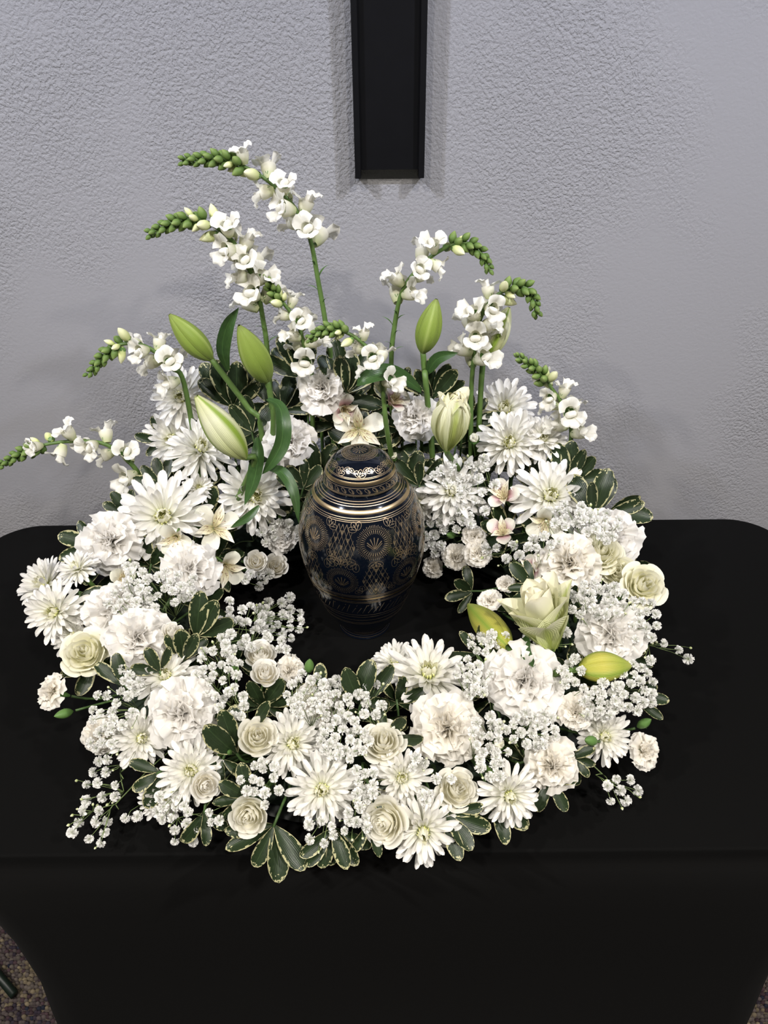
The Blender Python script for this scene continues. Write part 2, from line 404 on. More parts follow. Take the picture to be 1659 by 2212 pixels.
def downlight(i, x, y, w, col, aim):
    place = ['front left', 'front right', 'front inner left', 'front inner right', 'left wall side', 'right wall side'][i]
    t = thing('ceiling_downlight', 'recessed round ceiling downlight over the %s of the table' % place, 'downlight', Matrix.Translation((x, y, CEIL)), 'recessed ceiling downlights')
    def ring(u, v):
        a = (u + 1) * math.pi; r = [0.105, 0.105, 0.078, 0.075][round(v * 3)]; z = [0, -0.006, -0.006, 0.0][round(v * 3)]
        return (r * math.cos(a), r * math.sin(a), z)
    link('trim_ring', MB().grid(ring, 28, 3, closed=True).mesh('trim_ring', M_TRIMW), t)
    def lens(u, v):
        a = (u + 1) * math.pi; r = 0.075 * v; return (r * math.cos(a), r * math.sin(a), -0.001)
    link('lens', MB().grid(lens, 24, 2, closed=True).mesh('lens', M_LENS), t)
    ld = bpy.data.lights.new('downlight_beam', 'SPOT'); ld.energy = w; ld.color = col; ld.shadow_soft_size = 0.045
    ld.spot_size = math.radians(150); ld.spot_blend = 0.7
    lo = link('beam', ld, t, Matrix.Translation((0, 0, -0.02)))
    if aim:
        ld.spot_size = math.radians(78); ld.spot_blend = 1.0
        lo.rotation_euler = (Vector(aim) - Vector((x, y, CEIL))).to_track_quat('-Z', 'Y').to_euler()
for i, d in enumerate(DOWNLIGHTS): downlight(i, *d)

# loop pile of the carpet on either side of the table
def carpet(x0, x1, y0, y1, st=0.0072):
    nx, ny = int((x1 - x0) / st), int((y1 - y0) / st)
    gx, gy = np.meshgrid(np.arange(nx), np.arange(ny)); n = gx.size
    cx = x0 + (gx.ravel() + .5 * (gy.ravel() % 2) + RNG.uniform(-.25, .25, n)) * st
    cy = y0 + (gy.ravel() + RNG.uniform(-.25, .25, n)) * st
    hgt = RNG.uniform(.004, .0075, n); rr = st * RNG.uniform(.5, .66, n); ang = RNG.uniform(0, 6.28, n)
    k = 6; V = np.zeros((n, 2 * k + 1, 3))
    for i in range(k):
        a = ang + i * 2 * math.pi / k
        for j, (rf, zf) in enumerate(((1.0, 0.0), (.8, .72))):
            V[:, j * k + i, 0] = cx + np.cos(a) * rr * rf * 1.15; V[:, j * k + i, 1] = cy + np.sin(a) * rr * rf * .85; V[:, j * k + i, 2] = .0005 + hgt * zf
    V[:, 2 * k, 0] = cx; V[:, 2 * k, 1] = cy; V[:, 2 * k, 2] = .0005 + hgt
    fs = [(i, (i + 1) % k, k + (i + 1) % k) for i in range(k)] + [(i, k + (i + 1) % k, k + i) for i in range(k)] + [(k + i, k + (i + 1) % k, 2 * k) for i in range(k)]
    fs = np.array(fs); Fi = (fs[None] + (np.arange(n) * (2 * k + 1))[:, None, None]).reshape(-1, 3)
    me = bpy.data.meshes.new('carpet_pile')
    me.vertices.add(n * (2 * k + 1)); me.vertices.foreach_set('co', V.ravel())
    me.loops.add(Fi.size); me.loops.foreach_set('vertex_index', Fi.ravel().astype(np.int32))
    me.polygons.add(len(Fi)); me.polygons.foreach_set('loop_start', np.arange(0, Fi.size, 3, dtype=np.int32))
    me.polygons.foreach_set('use_smooth', np.ones(len(Fi), dtype=bool))
    me.update(calc_edges=True)
    pal = np.array([(.13, .105, .072), (.075, .06, .058), (.035, .028, .038), (.02, .022, .034), (.16, .13, .085), (.055, .035, .04), (.09, .075, .065)])
    patch = (np.sin(cx * 37 + np.sin(cy * 23) * 2) + np.sin(cy * 41 + cx * 17)) * .5 + RNG.normal(0, .55, n)
    idx = np.clip(((patch + 1.5) / 3 * 7).astype(int), 0, 6); order = np.array([3, 2, 5, 1, 6, 0, 4])
    c = pal[order[idx]] * RNG.uniform(.75, 1.25, (n, 1))
    at = me.color_attributes.new('Col', 'FLOAT_COLOR', 'POINT')
    C4 = np.ones((n, 2 * k + 1, 4), dtype=np.float32); C4[:, :, :3] = c[:, None, :]; at.data.foreach_set('color', C4.ravel())
    me.materials.append(M_CARPET); return me
for (x0, x1, side) in ((-1.15, -0.38, 'left'), (0.44, 1.2, 'right')):
    o = link('carpet_pile', carpet(x0, x1, -0.62, 0.28))
    tag(o, 'brown and grey looped carpet pile at the %s side of the table' % side, 'carpet', kind='stuff')

# ------------------------------------------------------------------ black cross board on the wall
def cross_board():
    xc = 0.0435; hw = 0.0525; z0, z1 = T + 0.547, 2.35
    t = thing('wall_cross', 'tall black wooden cross mounted on the grey wall above the flowers', 'cross', Matrix.Translation((xc, WALL_Y, z0)))
    h = z1 - z0
    link('face_board', MB().box(-hw + .008, hw - .008, -0.021, -0.007, 0.011, h).mesh('face_board', M_BLACKWOOD, False), t)
    for s in (-1, 1):
        a, b2 = sorted((s * (hw - .0085), s * hw))
        link('side_strip', MB().box(a, b2, -0.030, 0.0, 0.0, h).mesh('side_strip', M_BLACKWOOD, False), t)
    link('cross_arm', MB().box(-0.36, 0.36, -0.021, -0.007, 0.62, 0.73).mesh('cross_arm', M_BLACKWOOD, False), t)
cross_board()

# ------------------------------------------------------------------ table under a black stretch cover
TY0, TY1, TXC, THW, TR = -0.363, 0.268, 0.030, 0.685, 0.075
def table_cover():
    yc, hy = (TY0 + TY1) / 2, (TY1 - TY0) / 2
    prof = [(0.75, 0.004, 0.004), (0.7497, 0.001, 0.001), (0.7475, 0.0, 0), (0.735, .006, 0.0), (0.72, .040, .003), (0.70, .085, .008), (0.675, .122, .014), (0.64, .148, .020),
            (0.58, .166, .026), (0.48, .178, .03), (0.35, .180, .034), (0.2, .164, .04), (0.0, .15, .045)]
    def outline(inx, iny, n=10, r=TR):
        pts = []; 
        for (sx, sy, a0) in ((1, 1, 0), (-1, 1, 90), (-1, -1, 180), (1, -1, 270)):
            wx = THW - inx + (0.058 if sx > 0 else 0.012) * min(1, inx / .15); wy = hy - iny
            for i in range(n + 1):
                a = math.radians(a0 + 90 * i / n)
                pts.append((TXC + sx * (wx - r) + r * math.cos(a), yc + sy * (wy - r) + r * math.sin(a)))
        # subdivide the long sides
        out = []
        for i, p in enumerate(pts):
            q = pts[(i + 1) % len(pts)]; out.append(p)
            L = math.hypot(q[0] - p[0], q[1] - p[1])
            if L > 0.2:
                for k in range(1, 12): out.append((p[0] + (q[0] - p[0]) * k / 12, p[1] + (q[1] - p[1]) * k / 12))
        return out
    mb = MB(); rings = []
    for (z, ix, iy) in prof:
        o = outline(ix, iy) if z > 0.7499 else outline(ix, iy, r=TR + (0.002 if z > .73 else 0))
        rings.append(len(mb.v))
        for (x, y) in o:
            zz = z
            if z < 0.3:                                   # hem lifts in an arch between the feet
                wx = THW - ix; ex = min(1, abs(x - TXC) / max(wx, .01)); ey = min(1, abs(y - yc) / max(hy - iy, .01))
                lift = (1 - (ex * ey) ** 3) * 0.16 * (1 - z / 0.3); zz = z + lift
            mb.v.append(Vector((x, y, zz))); mb.uv.append((x, y))
    n = rings[1] - rings[0]
    for a, c in zip(rings, rings[1:]):
        for i in range(n):
            j = (i + 1) % n; mb.f.append((a + i, c + i, c + j, a + j)); mb.mi.append(0)
    mb.f.append(tuple(range(n))); mb.mi.append(0)
    o = link('table_cover', mb.mesh('table_cover', M_CLOTH))
    for p in o.data.polygons:
        if len(p.vertices) > 4: p.use_smooth = False
    tag(o, 'black stretch fabric cover fitted tightly over the rectangular table', 'tablecloth')
table_cover()

# rod end lying on the carpet at the left
def rod():
    a, c = at_z(-40, 2062, 0.0165), at_z(31, 2149, 0.0165)
    o = link('stand_foot', MB().tube([a - (c - a) * 3, a, c], 0.008, 10).mesh('stand_foot', M_ROD))
    tag(o, 'dark green metal rod of a stand resting on the carpet', 'stand')
rod()

# ------------------------------------------------------------------ engraved urn
URN_P = [(0.0, 0.0), (0.034, 0.0), (0.0365, 0.003), (0.036, 0.009), (0.0385, 0.014), (0.045, 0.023), (0.055, 0.041), (0.0655, 0.068), (0.0735, 0.094), (0.0805, 0.120),
         (0.0845, 0.140), (0.0858, 0.155), (0.0850, 0.172), (0.0822, 0.188), (0.0775, 0.205), (0.0715, 0.220), (0.0635, 0.2325), (0.0555, 0.2405), (0.0495, 0.2445), (0.0465, 0.2465), (0.0455, 0.2475)]
LID_P = [(0.0455, 0.2475), (0.0482, 0.2478), (0.0485, 0.2505), (0.0474, 0.256), (0.0448, 0.263), (0.0415, 0.2695), (0.0365, 0.2765), (0.029, 0.2825), (0.019, 0.2865), (0.009, 0.2885), (0.0, 0.289)]
def dens(P, n=6):
    return [(p.x, p.y) for p in catmull([Vector((a, b, 0)) for a, b in P], n)]
URN_D, LID_D = dens(URN_P), dens(LID_P)
def prof_at(D, z):
    for (r0, z0), (r1, z1) in zip(D, D[1:]):
        if z0 <= z <= z1 and z1 > z0:
            t = (z - z0) / (z1 - z0); d = Vector((z1 - z0, -(r1 - r0))).normalized()
            return r0 + (r1 - r0) * t, d
    return D[-1][0], Vector((0, 1))
def surf(D, th, z, off=0.0):                             # th = 0 faces the camera
    r, n = prof_at(D, z); r += n.x * off; z2 = z + n.y * off
    return Vector((r * math.sin(th), -r * math.cos(th), z2))
def urn():
    base = Matrix.Translation((0, 0, T + 0.0005))
    t = thing('cremation_urn', 'dark navy urn engraved with gold medallions and bands standing inside the wreath', 'urn', base)
    def lathe(D, n=72):
        return MB().grid(lambda u, v: surf_i(D, u, v), n, len(D) - 1, closed=True)
    def surf_i(D, u, v):
        r, z = D[min(len(D) - 1, int(round(v * (len(D) - 1))))]; a = u * math.pi
        return (r * math.sin(a), -r * math.cos(a), z)
    link('body', lathe(URN_D).mesh('body', M_NAVY), t)
    lid = link('lid', lathe(LID_D).mesh('lid', M_NAVY), t)
    def band(D, z0, z1, parent, mat, name, off=0.00035):
        k = 2 if z1 - z0 < 0.002 else 4
        def fn(u, v): return surf(D, u * math.pi, z0 + (z1 - z0) * v, off if 0 < v < 1 or k == 2 else off * .3)
        link(name, MB().grid(fn, 72, k, closed=True).mesh(name, mat), parent)
    for z in (0.2435, 0.2415, 0.2395): band(URN_D, z - .0003, z + .0003, t, M_ENGR, 'engraved_ring')
    band(URN_D, 0.2318, 0.2362, t, M_BRASS, 'brass_band')
    for z in (0.2285, 0.2262, 0.2243): band(URN_D, z - .00033, z + .00033, t, M_ENGR, 'engraved_ring')
    for z in (0.1165, 0.1140, 0.1035, 0.1010): band(URN_D, z - .0004, z + .0004, t, M_ENGR, 'engraved_ring')
    band(URN_D, 0.1065, 0.1110, t, M_BRASS, 'brass_band')
    for z in (0.073, 0.068, 0.060, 0.053, 0.050): band(URN_D, z - .0004, z + .0004, t, M_ENGR, 'engraved_ring')
    for z in (0.0045, 0.0085): band(URN_D, z - .0004, z + .0004, t, M_ENGR, 'engraved_ring')
    band(LID_D, 0.2612, 0.2662, lid, M_BRASS, 'brass_band')
    for z in (0.2498, 0.2512, 0.2595, 0.2692, 0.2705): band(LID_D, z - .0003, z + .0003, lid, M_ENGR, 'engraved_ring')
    # a stroke between surface points (th, z) with a width in metres
    def stroke(mb, D, p, q, w0, w1=None, off=0.00045):
        w1 = w0 if w1 is None else w1
        rp = prof_at(D, p[1])[0]; a = Vector((p[0] * rp, p[1])); c = Vector((q[0] * rp, q[1]))
        d = c - a
        if d.length < 1e-7: return
        n = Vector((-d.y, d.x)).normalized()
        quad = []
        for (pt, w, s) in ((p, w0, 1), (q, w1, 1), (q, w1, -1), (p, w0, -1)):
            quad.append(surf(D, pt[0] + s * n.x * w / 2 / rp, pt[1] + s * n.y * w / 2, off))
        mb.add_mesh(quad, [(0, 3, 2, 1)])
    def poly(mb, D, pts, w):
        for p, q in zip(pts, pts[1:]): stroke(mb, D, p, q, w)
    def medallion(th0, z0, R):
        mb = MB(); r0 = prof_at(URN_D, z0)[0]
        slope = prof_at(URN_D, z0)[1].x                   # foreshortening of height along the surface
        def pt(rho, a): return (th0 + rho * math.sin(a) / r0, z0 + rho * math.cos(a) * slope)
        for i in range(60):
            a = 2 * math.pi * i / 60 + .01; stroke(mb, URN_D, pt(R * .84, a), pt(R * (1.0 + .03 * math.sin(i * 9)), a), .0003, .0006)
        for i in range(36):
            a = 2 * math.pi * i / 36; stroke(mb, URN_D, pt(R * .54, a), pt(R * .75, a), .0004, .0012)
        for rho in (.80,):
            poly(mb, URN_D, [pt(R * rho, 2 * math.pi * i / 40) for i in range(41)], .00032)
        for k in range(5):
            a = math.radians(-52 + 26 * k); 
            stroke(mb, URN_D, (th0 + math.sin(a) * R * .03 / r0, z0 - R * .32 * slope + 0), (th0 + math.sin(a) * R * .52 / r0, z0 + (-R * .32 + math.cos(a) * R * .66) * slope), .0005, .0014)
        for s in (-1, 1):
            stroke(mb, URN_D, (th0 + s * R * .05 / r0, z0 - R * .38 * slope), (th0 + s * R * .42 / r0, z0 - R * .05 * slope), .0005, .0010)
        link('medallion', mb.mesh('medallion', M_ENGR, False), t)
    def lattice(th0, z0, hw, hh):
        mb = MB(); r0 = prof_at(URN_D, z0)[0]; n = 4
        def pt(x, y): return (th0 + x / r0, z0 + y)
        for k in range(-n, n + 1):
            c = k / n
            for s in (1, -1):                             # diagonals clipped to a diamond-ended panel
                P = []
                for i in range(13):
                    y = -1 + 2 * i / 12; x = c * 2 * .6 + s * y * .6
                    if abs(x) <= 1 - .45 * abs(y) ** 2: P.append(pt(x * hw, y * hh))
                poly(mb, URN_D, P, .0004)
        for i in range(-2, 3):
            for j in range(-3, 4):
                if (i + j) % 2: continue
                x, y = i * .4, j * .333
                if abs(x) > .8 - .4 * y * y or abs(y) > .85: continue
                for d in (-1, 0, 1):
                    stroke(mb, URN_D, pt(x * hw, y * hh - .0030), pt((x + d * .09) * hw, y * hh + .0022), .0004, .0008)
        link('lattice_panel', mb.mesh('lattice_panel', M_ENGR, False), t)
    def blossom(D, parent, th0, z0, R, a0, n=3):
        mb = MB(); r0 = max(prof_at(D, z0)[0], .004); sl = max(.3, prof_at(D, z0)[1].x)
        def pt(x, y): return (th0 + x / r0, z0 + y * sl)
        for k in range(n):
            a = a0 + (k - (n - 1) / 2) * 0.95; c, s = math.cos(a), math.sin(a); P = []
            for i in range(13):
                q = i / 12 * 2 * math.pi; l = R * (.5 - .5 * math.cos(q)); w = R * .34 * math.sin(q)
                P.append(pt(s * l + c * w, c * l - s * w))
            poly(mb, D, P, .00045)
            stroke(mb, D, pt(s * R * .25, c * R * .25), pt(s * R * .7, c * R * .7), .0004, .0010)
        link('engraved_blossom', mb.mesh('engraved_blossom', M_ENGR, False), parent)
    for k in range(6):
        a = math.radians(13 + 60 * k); c = math.radians(-17 + 60 * k)
        medallion(a, 0.1985, 0.0228); medallion(c, 0.1425, 0.0218)
        lattice(math.radians(-17 + 60 * k), 0.1935, 0.0195, 0.028)
        lattice(math.radians(13 + 60 * k), 0.1450, 0.0195, 0.025)
        for (da, z, rr, ao) in ((-16, .2160, .011, -.6), (16, .2160, .011, .6), (17, .1730, .013, 2.2), (-17, .1730, .013, -2.2), (0, .1735, .011, 3.1), (20, .1780, .010, .6), (-12, .1265, .0105, -1.0), (12, .1265, .0105, 1.0), (30, .1705, .011, 0.0)):
            blossom(URN_D, t, a + math.radians(da + (0 if z > .15 else 0)), z, rr, ao)
    # feathered strokes low on the body
    mb = MB()
    for k in range(60):
        a = 2 * math.pi * k / 60
        stroke(mb, URN_D, (a, .078), (a + .09, .090 if k % 3 else .096), .0003, .0009)
        if k % 2: stroke(mb, URN_D, (a, .094), (a + .02, .0965), .0008, .0004)
    link('feather_border', mb.mesh('feather_border', M_ENGR, False), t)
    # lid: teardrop border, flower ring and rayed rosette
    mb = MB(); nT = 30
    for k in range(nT):
        a = 2 * math.pi * k / nT; P = []
        for i in range(11):
            q = i / 10 * 2 * math.pi; P.append((a + (.5 - .5 * math.cos(q)) * .10 + math.sin(q) * .055 - .05, .2583 - (.5 - .5 * math.cos(q)) * .0058))
        poly(mb, LID_D, P, .0005)
        stroke(mb, LID_D, (a + .01, .2563), (a + .05, .2530), .0004, .0013)
    link('teardrop_border', mb.mesh('teardrop_border', M_ENGR, False), lid)
    for k in range(9): 
        blossom(LID_D, lid, 2 * math.pi * k / 9, .2722, .0085, 0.3, 3)
        blossom(LID_D, lid, 2 * math.pi * (k + .5) / 9, .2795, .0075, 3.3, 3)
    mb = MB()
    def lr(r0, r1, a, w0, w1):                            # radial stroke on the dome by radius
        def zz(r):
            for (ra, za), (rb, zb) in zip(LID_D, LID_D[1:]):
                if rb <= r <= ra: return za + (zb - za) * (ra - r) / max(1e-6, ra - rb)
            return LID_D[-1][1]
        q = []
        for (r, w, s) in ((r0, w0, 1), (r1, w1, 1), (r1, w1, -1), (r0, w0, -1)):
            th = a + s * w / 2 / max(r, .0015); q.append(Vector((r * math.sin(th), -r * math.cos(th), zz(r) + .0005)))
        mb.add_mesh(q, [(0, 1, 2, 3)])
    for i in range(64): lr(.0175, .0215, 2 * math.pi * i / 64, .0005, .0009)
    for i in range(40): lr(.0115, .0152, 2 * math.pi * i / 40, .0004, .0009)
    for i in range(12): lr(.0018, .0095, 2 * math.pi * i / 12, .0003, .0014)
    for i in range(90):
        for r in (.0162, .0225): lr(r, r + .0006, 2 * math.pi * i / 90, .0013 * r / .0162, .0013 * r / .0162)
    link('rayed_rosette', mb.mesh('rayed_rosette', M_ENGR, False), lid)
urn()

# ------------------------------------------------------------------ foam ring under the flowers
def foam():
    t = thing('floral_foam_ring', 'dark green floral foam ring in a tray hidden under the wreath of flowers', 'foam ring', Matrix.Translation((0, 0, T + .0005)))
    def ringf(f):
        def fn(u, v):
            a = u * math.pi; x, y = math.sin(a), -math.cos(a); rc, hw, h = ring_par(x, y)
            q = v * 2 * math.pi; rr = rc + f[0] * hw * math.cos(q); z = f[1] * (.5 + .5 * math.sin(q)) * f[2](h)
            return (x * rr, y * rr, z)
        return fn
    link('foam', MB().grid(ringf((.34, 1, lambda h: .04 + .2 * max(0, h - .12))), 60, 14, closed=True).mesh('foam', M_FOAM), t)
    link('tray', MB().grid(ringf((.40, 1, lambda h: .018)), 60, 10, closed=True).mesh('tray', M_TRAY), t)
foam()
# ------------------------------------------------------------------ petal and leaf meshes (shared by their copies)
def spine_petal(name, mat, W, a0, a1, cup, nu=4, nv=8, base=.35, peak=.68, tip=.16, point=0.0, wave=0.0, twist=0.0, a2=0.0):
    """petal of unit length along +X, normal +Z; the spine rises by a0 + a1*v + a2*v*v radians"""
    N = 40; xs, zs = [0.0], [0.0]; 
    for i in range(N):
        v = (i + .5) / N; a = a0 + a1 * v + a2 * v * v
        xs.append(xs[-1] + math.cos(a) / N); zs.append(zs[-1] + math.sin(a) / N)
    ph = rnd(0, 6)
    def fn(u, v):
        w = W * (base + (1 - base) * math.sin(min(1.0, v / peak) * math.pi / 2))
        if v > peak: w *= (1 - .12 * ((v - peak) / (1 - peak)) ** 2)
        if v > 1 - tip:
            q = (v - 1 + tip) / tip
            w *= (1 - q) ** (.9 if point else .5) if point else math.sqrt(max(0.0, 1 - q * q)) + .04 * (1 - q)
        k = v * N; i = min(N - 1, int(k)); f = k - i
        x, z = xs[i] * (1 - f) + xs[i + 1] * f, zs[i] * (1 - f) + zs[i + 1] * f
        a = a0 + a1 * v + a2 * v * v
        h = cup * w * u * u + wave * math.sin(u * 3 + v * 7 + ph) * w
        t = twist * v
        y = u * w * math.cos(t); h += u * w * math.sin(t)
        return (x - math.sin(a) * h, y, z + math.cos(a) * h)
    return MB().grid(lambda u, v: fn(u, 1 - (1 - v) ** 1.5), nu, nv).mesh(name, mat)
def loc(*ms):
    M = Matrix.Identity(4)
    for m in ms: M = M @ m
    return M
def RZ(a): return Matrix.Rotation(a, 4, 'Z')
def RY(a): return Matrix.Rotation(a, 4, 'Y')
def RX(a): return Matrix.Rotation(a, 4, 'X')
def SC(s): return Matrix.Diagonal((s, s, s, 1)) if not isinstance(s, tuple) else Matrix.Diagonal((*s, 1))
def TR_(x, y, z): return Matrix.Translation((x, y, z))

def stem_part(t, M, p, facing, radius, mat, back=0.07, root=None, n=9):
    Mi = M.inverted()
    root = root or core_point(p)
    pts = bez(p - facing * .004, p - facing * back, root + Vector((0, 0, min(.05, (p.z - root.z) * .4))), root, n)
    return link('stem', MB().tube([Mi @ q for q in pts], radius, 6).mesh('stem', mat), t)

# chrysanthemum
MUM = dict(
    outer=[spine_petal('petal', M_MUM, .092, a0, a1, .55, tip=.2, peak=.72, twist=tw) for a0, a1, tw in ((.10, -.25, .1), (.02, .12, -.15), (.12, -.45, 0.05))],
    mid=[spine_petal('petal', M_MUM, .100, a0, a1, .75, tip=.2, peak=.7, twist=tw) for a0, a1, tw in ((.0, .35, .12), (.05, .1, -.1), (.0, .55, .0))],
    inner=[spine_petal('petal', M_MUMIN, .13, a0, a1, .95, tip=.22, peak=.65, twist=tw) for a0, a1, tw in ((.0, .9, .1), (-.05, 1.25, -.1))])
def mum_centre():
    mb = MB()
    for k in range(46):
        q = k / 46; r = .30 * math.sqrt(q); a = k * 2.39996
        L = .10 + .16 * q
        def fn(u, v, L=L):
            w = .030 * (.6 + .4 * math.sin(v * 2.4)); bend = 1.6 * v
            return (-L * (1 - math.cos(bend)) * .55, u * w, L * math.sin(min(bend, 1.57)) + .02)
        mb.grid(fn, 2, 4, loc(RZ(a), TR_(r, 0, 0), RY(.25 * q)))
    return mb.mesh('flower_centre', M_MUMC)
MUM_C = mum_centre()
def hemi(name, mat, r=1.0, h=1.0, n=10, k=4):
    return MB().grid(lambda u, v: (r * math.sin(v * 1.57) * math.cos(u * math.pi), r * math.sin(v * 1.57) * math.sin(u * math.pi), -h * math.cos(v * 1.57)), n, k, closed=True).mesh(name, mat)
MUM_CAL = hemi('calyx', M_CALYX, .2, .16)
def mum(label, px, py, d, tx=0, ty=0, lift=0.0, full=1.0, p=None, open_=1.0):
    p = clear_table(p or at_mound(px, py, lift), d, .85); R = d / 2 * depth(p) / F_PX
    f = facing_of(p, tx, ty); M = face_matrix(p, f, rnd(0, 6))
    t = thing('chrysanthemum', label, 'chrysanthemum', M, 'white chrysanthemums')
    link('calyx', MUM_CAL, t, loc(SC(R), TR_(0, 0, -.16)))
    layers = [('outer', 18, -2, 1.0, -.10, .06), ('outer', 18, 11, .97, -.06, .06), ('mid', 17, 26, .88, -.02, .05), ('mid', 15, 42, .74, 0, .06), ('inner', 12, 58, .52, .0, .09)]
    if d < 90: layers = [l for l in layers if l[3] != .97]
    for (kind, n, el, ln, z, r0) in layers:
        off = rnd(0, 6)
        for i in range(n):
            if random.random() > full: continue
            a = off + 2 * math.pi * (i + rnd(-.22, .22)) / n
            e = math.radians(el * open_ + (1 - open_) * 45 + rnd(-8, 8)); s = R * ln * rnd(.84, 1.08)
            link('petal', random.choice(MUM[kind]), t, loc(RZ(a), TR_(R * r0, 0, R * z), RY(-e), RX(rnd(-.25, .25)), SC((s, s * rnd(.85, 1.12), s))))
    link('flower_centre', MUM_C, t, loc(RZ(rnd(0, 6)), TR_(0, 0, R * .10), SC(R * .62)))
    stem_part(t, M, p - f * R * .25, f, .0032, M_STEM)
    return t

# carnation
def ruffle(name, mat, spread, A, freq, teeth=11, nu=16, nv=6, curl=0.0, seed=0):
    rg = random.Random(seed); ph = [rg.uniform(0, 6) for _ in range(6)]
    def fn(u, v):
        jag = 1.0 - .055 * abs(math.sin(u * teeth * 1.57 + ph[0])) * v - .06 * abs(u) ** 3 + .05 * math.sin(u * 2.3 + ph[1])
        r = v * jag; a = u * spread * (.30 + .70 * v ** .6)
        ru = v ** 1.7 * A * (math.sin(u * freq + ph[2]) + .55 * math.sin(u * freq * 2.3 + ph[3] + v * 2))
        x = r * math.cos(a) + .35 * ru * v; y = r * math.sin(a)
        z = ru + curl * v * v + .10 * math.sin(v * 3.14)
        return (x, y, z)
    return MB().grid(fn, nu, nv).mesh(name, mat)
def carn_set(mat):
    return dict(o=[ruffle('petal', mat, .70, .085, 4.2, curl=-.14, seed=s) for s in (1, 2, 3)],
                m=[ruffle('petal', mat, .72, .15, 4.6, curl=.0, seed=s) for s in (4, 5, 6)],
                i=[ruffle('petal', mat, .85, .22, 5.0, curl=.06, seed=s) for s in (7, 8, 9)])
CARN = {'w': carn_set(M_CARN), 'i': carn_set(M_CARNW)}
def tube_calyx(name, mat, r=.17, h=.75):
    def fn(u, v):
        a = u * math.pi; rr = r * (.35 + .65 * math.sin(min(1, v * 1.15) * 1.5)); z = -h * (1 - v)
        if v > .8: z += .12 * abs(math.sin(a * 2.5)) * (v - .8) / .2
        return (rr * math.cos(a), rr * math.sin(a), z)
    return MB().grid(fn, 15, 6, closed=True).mesh(name, mat)
CAL_T = tube_calyx('calyx', M_CALYX)
CLAYERS = [('o', 7, -2, 1.0, .02), ('o', 7, 15, .98, .05), ('m', 7, 32, .92, .05), ('m', 7, 50, .84, .05), ('i', 6, 67, .76, .04), ('i', 6, 82, .66, .02), ('i', 4, 97, .52, .08)]
def carnation(label, px, py, d, tx=0, ty=0.1, lift=0.0, tone='w', p=None):
    p = clear_table(p or at_mound(px, py, lift), d, .85); R = d / 2 * depth(p) / F_PX
    f = facing_of(p, tx, ty); M = face_matrix(p, f, rnd(0, 6))
    t = thing('carnation', label, 'carnation', M, 'large white carnations')
    link('calyx', CAL_T, t, loc(TR_(0, 0, -R * .12), SC(R)))
    for (k, n, el, ln, r0) in CLAYERS:
        off = rnd(0, 6)
        for i in range(n):
            a = off + 2 * math.pi * (i + rnd(-.25, .25)) / n; s = R * ln * rnd(.84, 1.12)
            link('petal', random.choice(CARN[tone][k]), t, loc(RZ(a), TR_(R * r0, 0, -R * .12), RY(-math.radians(el + rnd(-10, 10))), RX(rnd(-.5, .5)), SC((s, s * rnd(.9, 1.1), s))))
    stem_part(t, M, p - f * R * .8, f, .0028, M_STEM)
    return t
SLAYERS = [('o', 6, 4, 1.0, .04), ('o', 6, 24, .95, .05), ('m', 6, 46, .82, .05), ('i', 5, 68, .70, .04), ('i', 4, 86, .62, .02)]
def spray_carnation(label, px, py, d, tx=0, ty=0.2, lift=.004, tone='i', p=None, closed=0):
    p = clear_table(p or at_mound(px, py, lift), d, .85); R = d / 2 * depth(p) / F_PX
    f = facing_of(p, tx, ty); M = face_matrix(p, f, rnd(0, 6))
    t = thing('spray_carnation', label, 'spray carnation', M, 'small spray carnations')
    cs = 1.25
    link('calyx', CAL_T, t, loc(TR_(0, 0, -R * .1), SC(R * cs)))
    for (k, n, el, ln, r0) in SLAYERS:
        off = rnd(0, 6)
        for i in range(n):
            a = off + 2 * math.pi * (i + rnd(-.25, .25)) / n; s = R * ln * rnd(.92, 1.06)
            e = el + closed * (80 - el)
            link('petal', random.choice(CARN[tone][k]), t, loc(RZ(a), TR_(R * r0, 0, -R * .12), RY(-math.radians(e + rnd(-6, 6))), RX(rnd(-.3, .3)), SC((s, s * rnd(.85, 1.05), s))))
    stem_part(t, M, p - f * R * 1.0, f, .0018, M_STEMD)
    return t
# closed green bud of a spray carnation
def bud_shape(name, mat, r, L, n=10, k=9, groove=0.0, sharp=1.0):
    def fn(u, v):
        a = u * math.pi; q = math.sin(math.pi * min(.995, .04 + .96 * v)) ** .75 * (1 - .25 * v * sharp)
        rr = r * q * (1 + groove * math.cos(3 * a)); return (rr * math.cos(a), rr * math.sin(a), L * v)
    return MB().grid(fn, n, k, closed=True).mesh(name, mat)
GBUD = bud_shape('bud', M_CALYX, .26, 1.0)
BRACT = spine_petal('bract', M_LEAFL, .16, .2, -.5, .5, base=.5, peak=.4, tip=.55, point=1)
def green_bud(label, px, py, L_px, tx, ty, lift=.01):
    p = at_mound(px, py, lift); L = L_px * depth(p) / F_PX
    f = facing_of(p, tx, ty); M = face_matrix(p - f * L * .5, f)
    t = thing('carnation_bud', label, 'flower bud', M, 'closed green carnation buds')
    link('bud', GBUD, t, SC(L))
    for k in range(3): link('bract', BRACT, t, loc(RZ(k * 2.1), TR_(.05 * L, 0, .02 * L), RY(-1.15), SC(L * .5)))
    stem_part(t, M, p - f * L * .5, f, .0014, M_STEMD, back=.04)
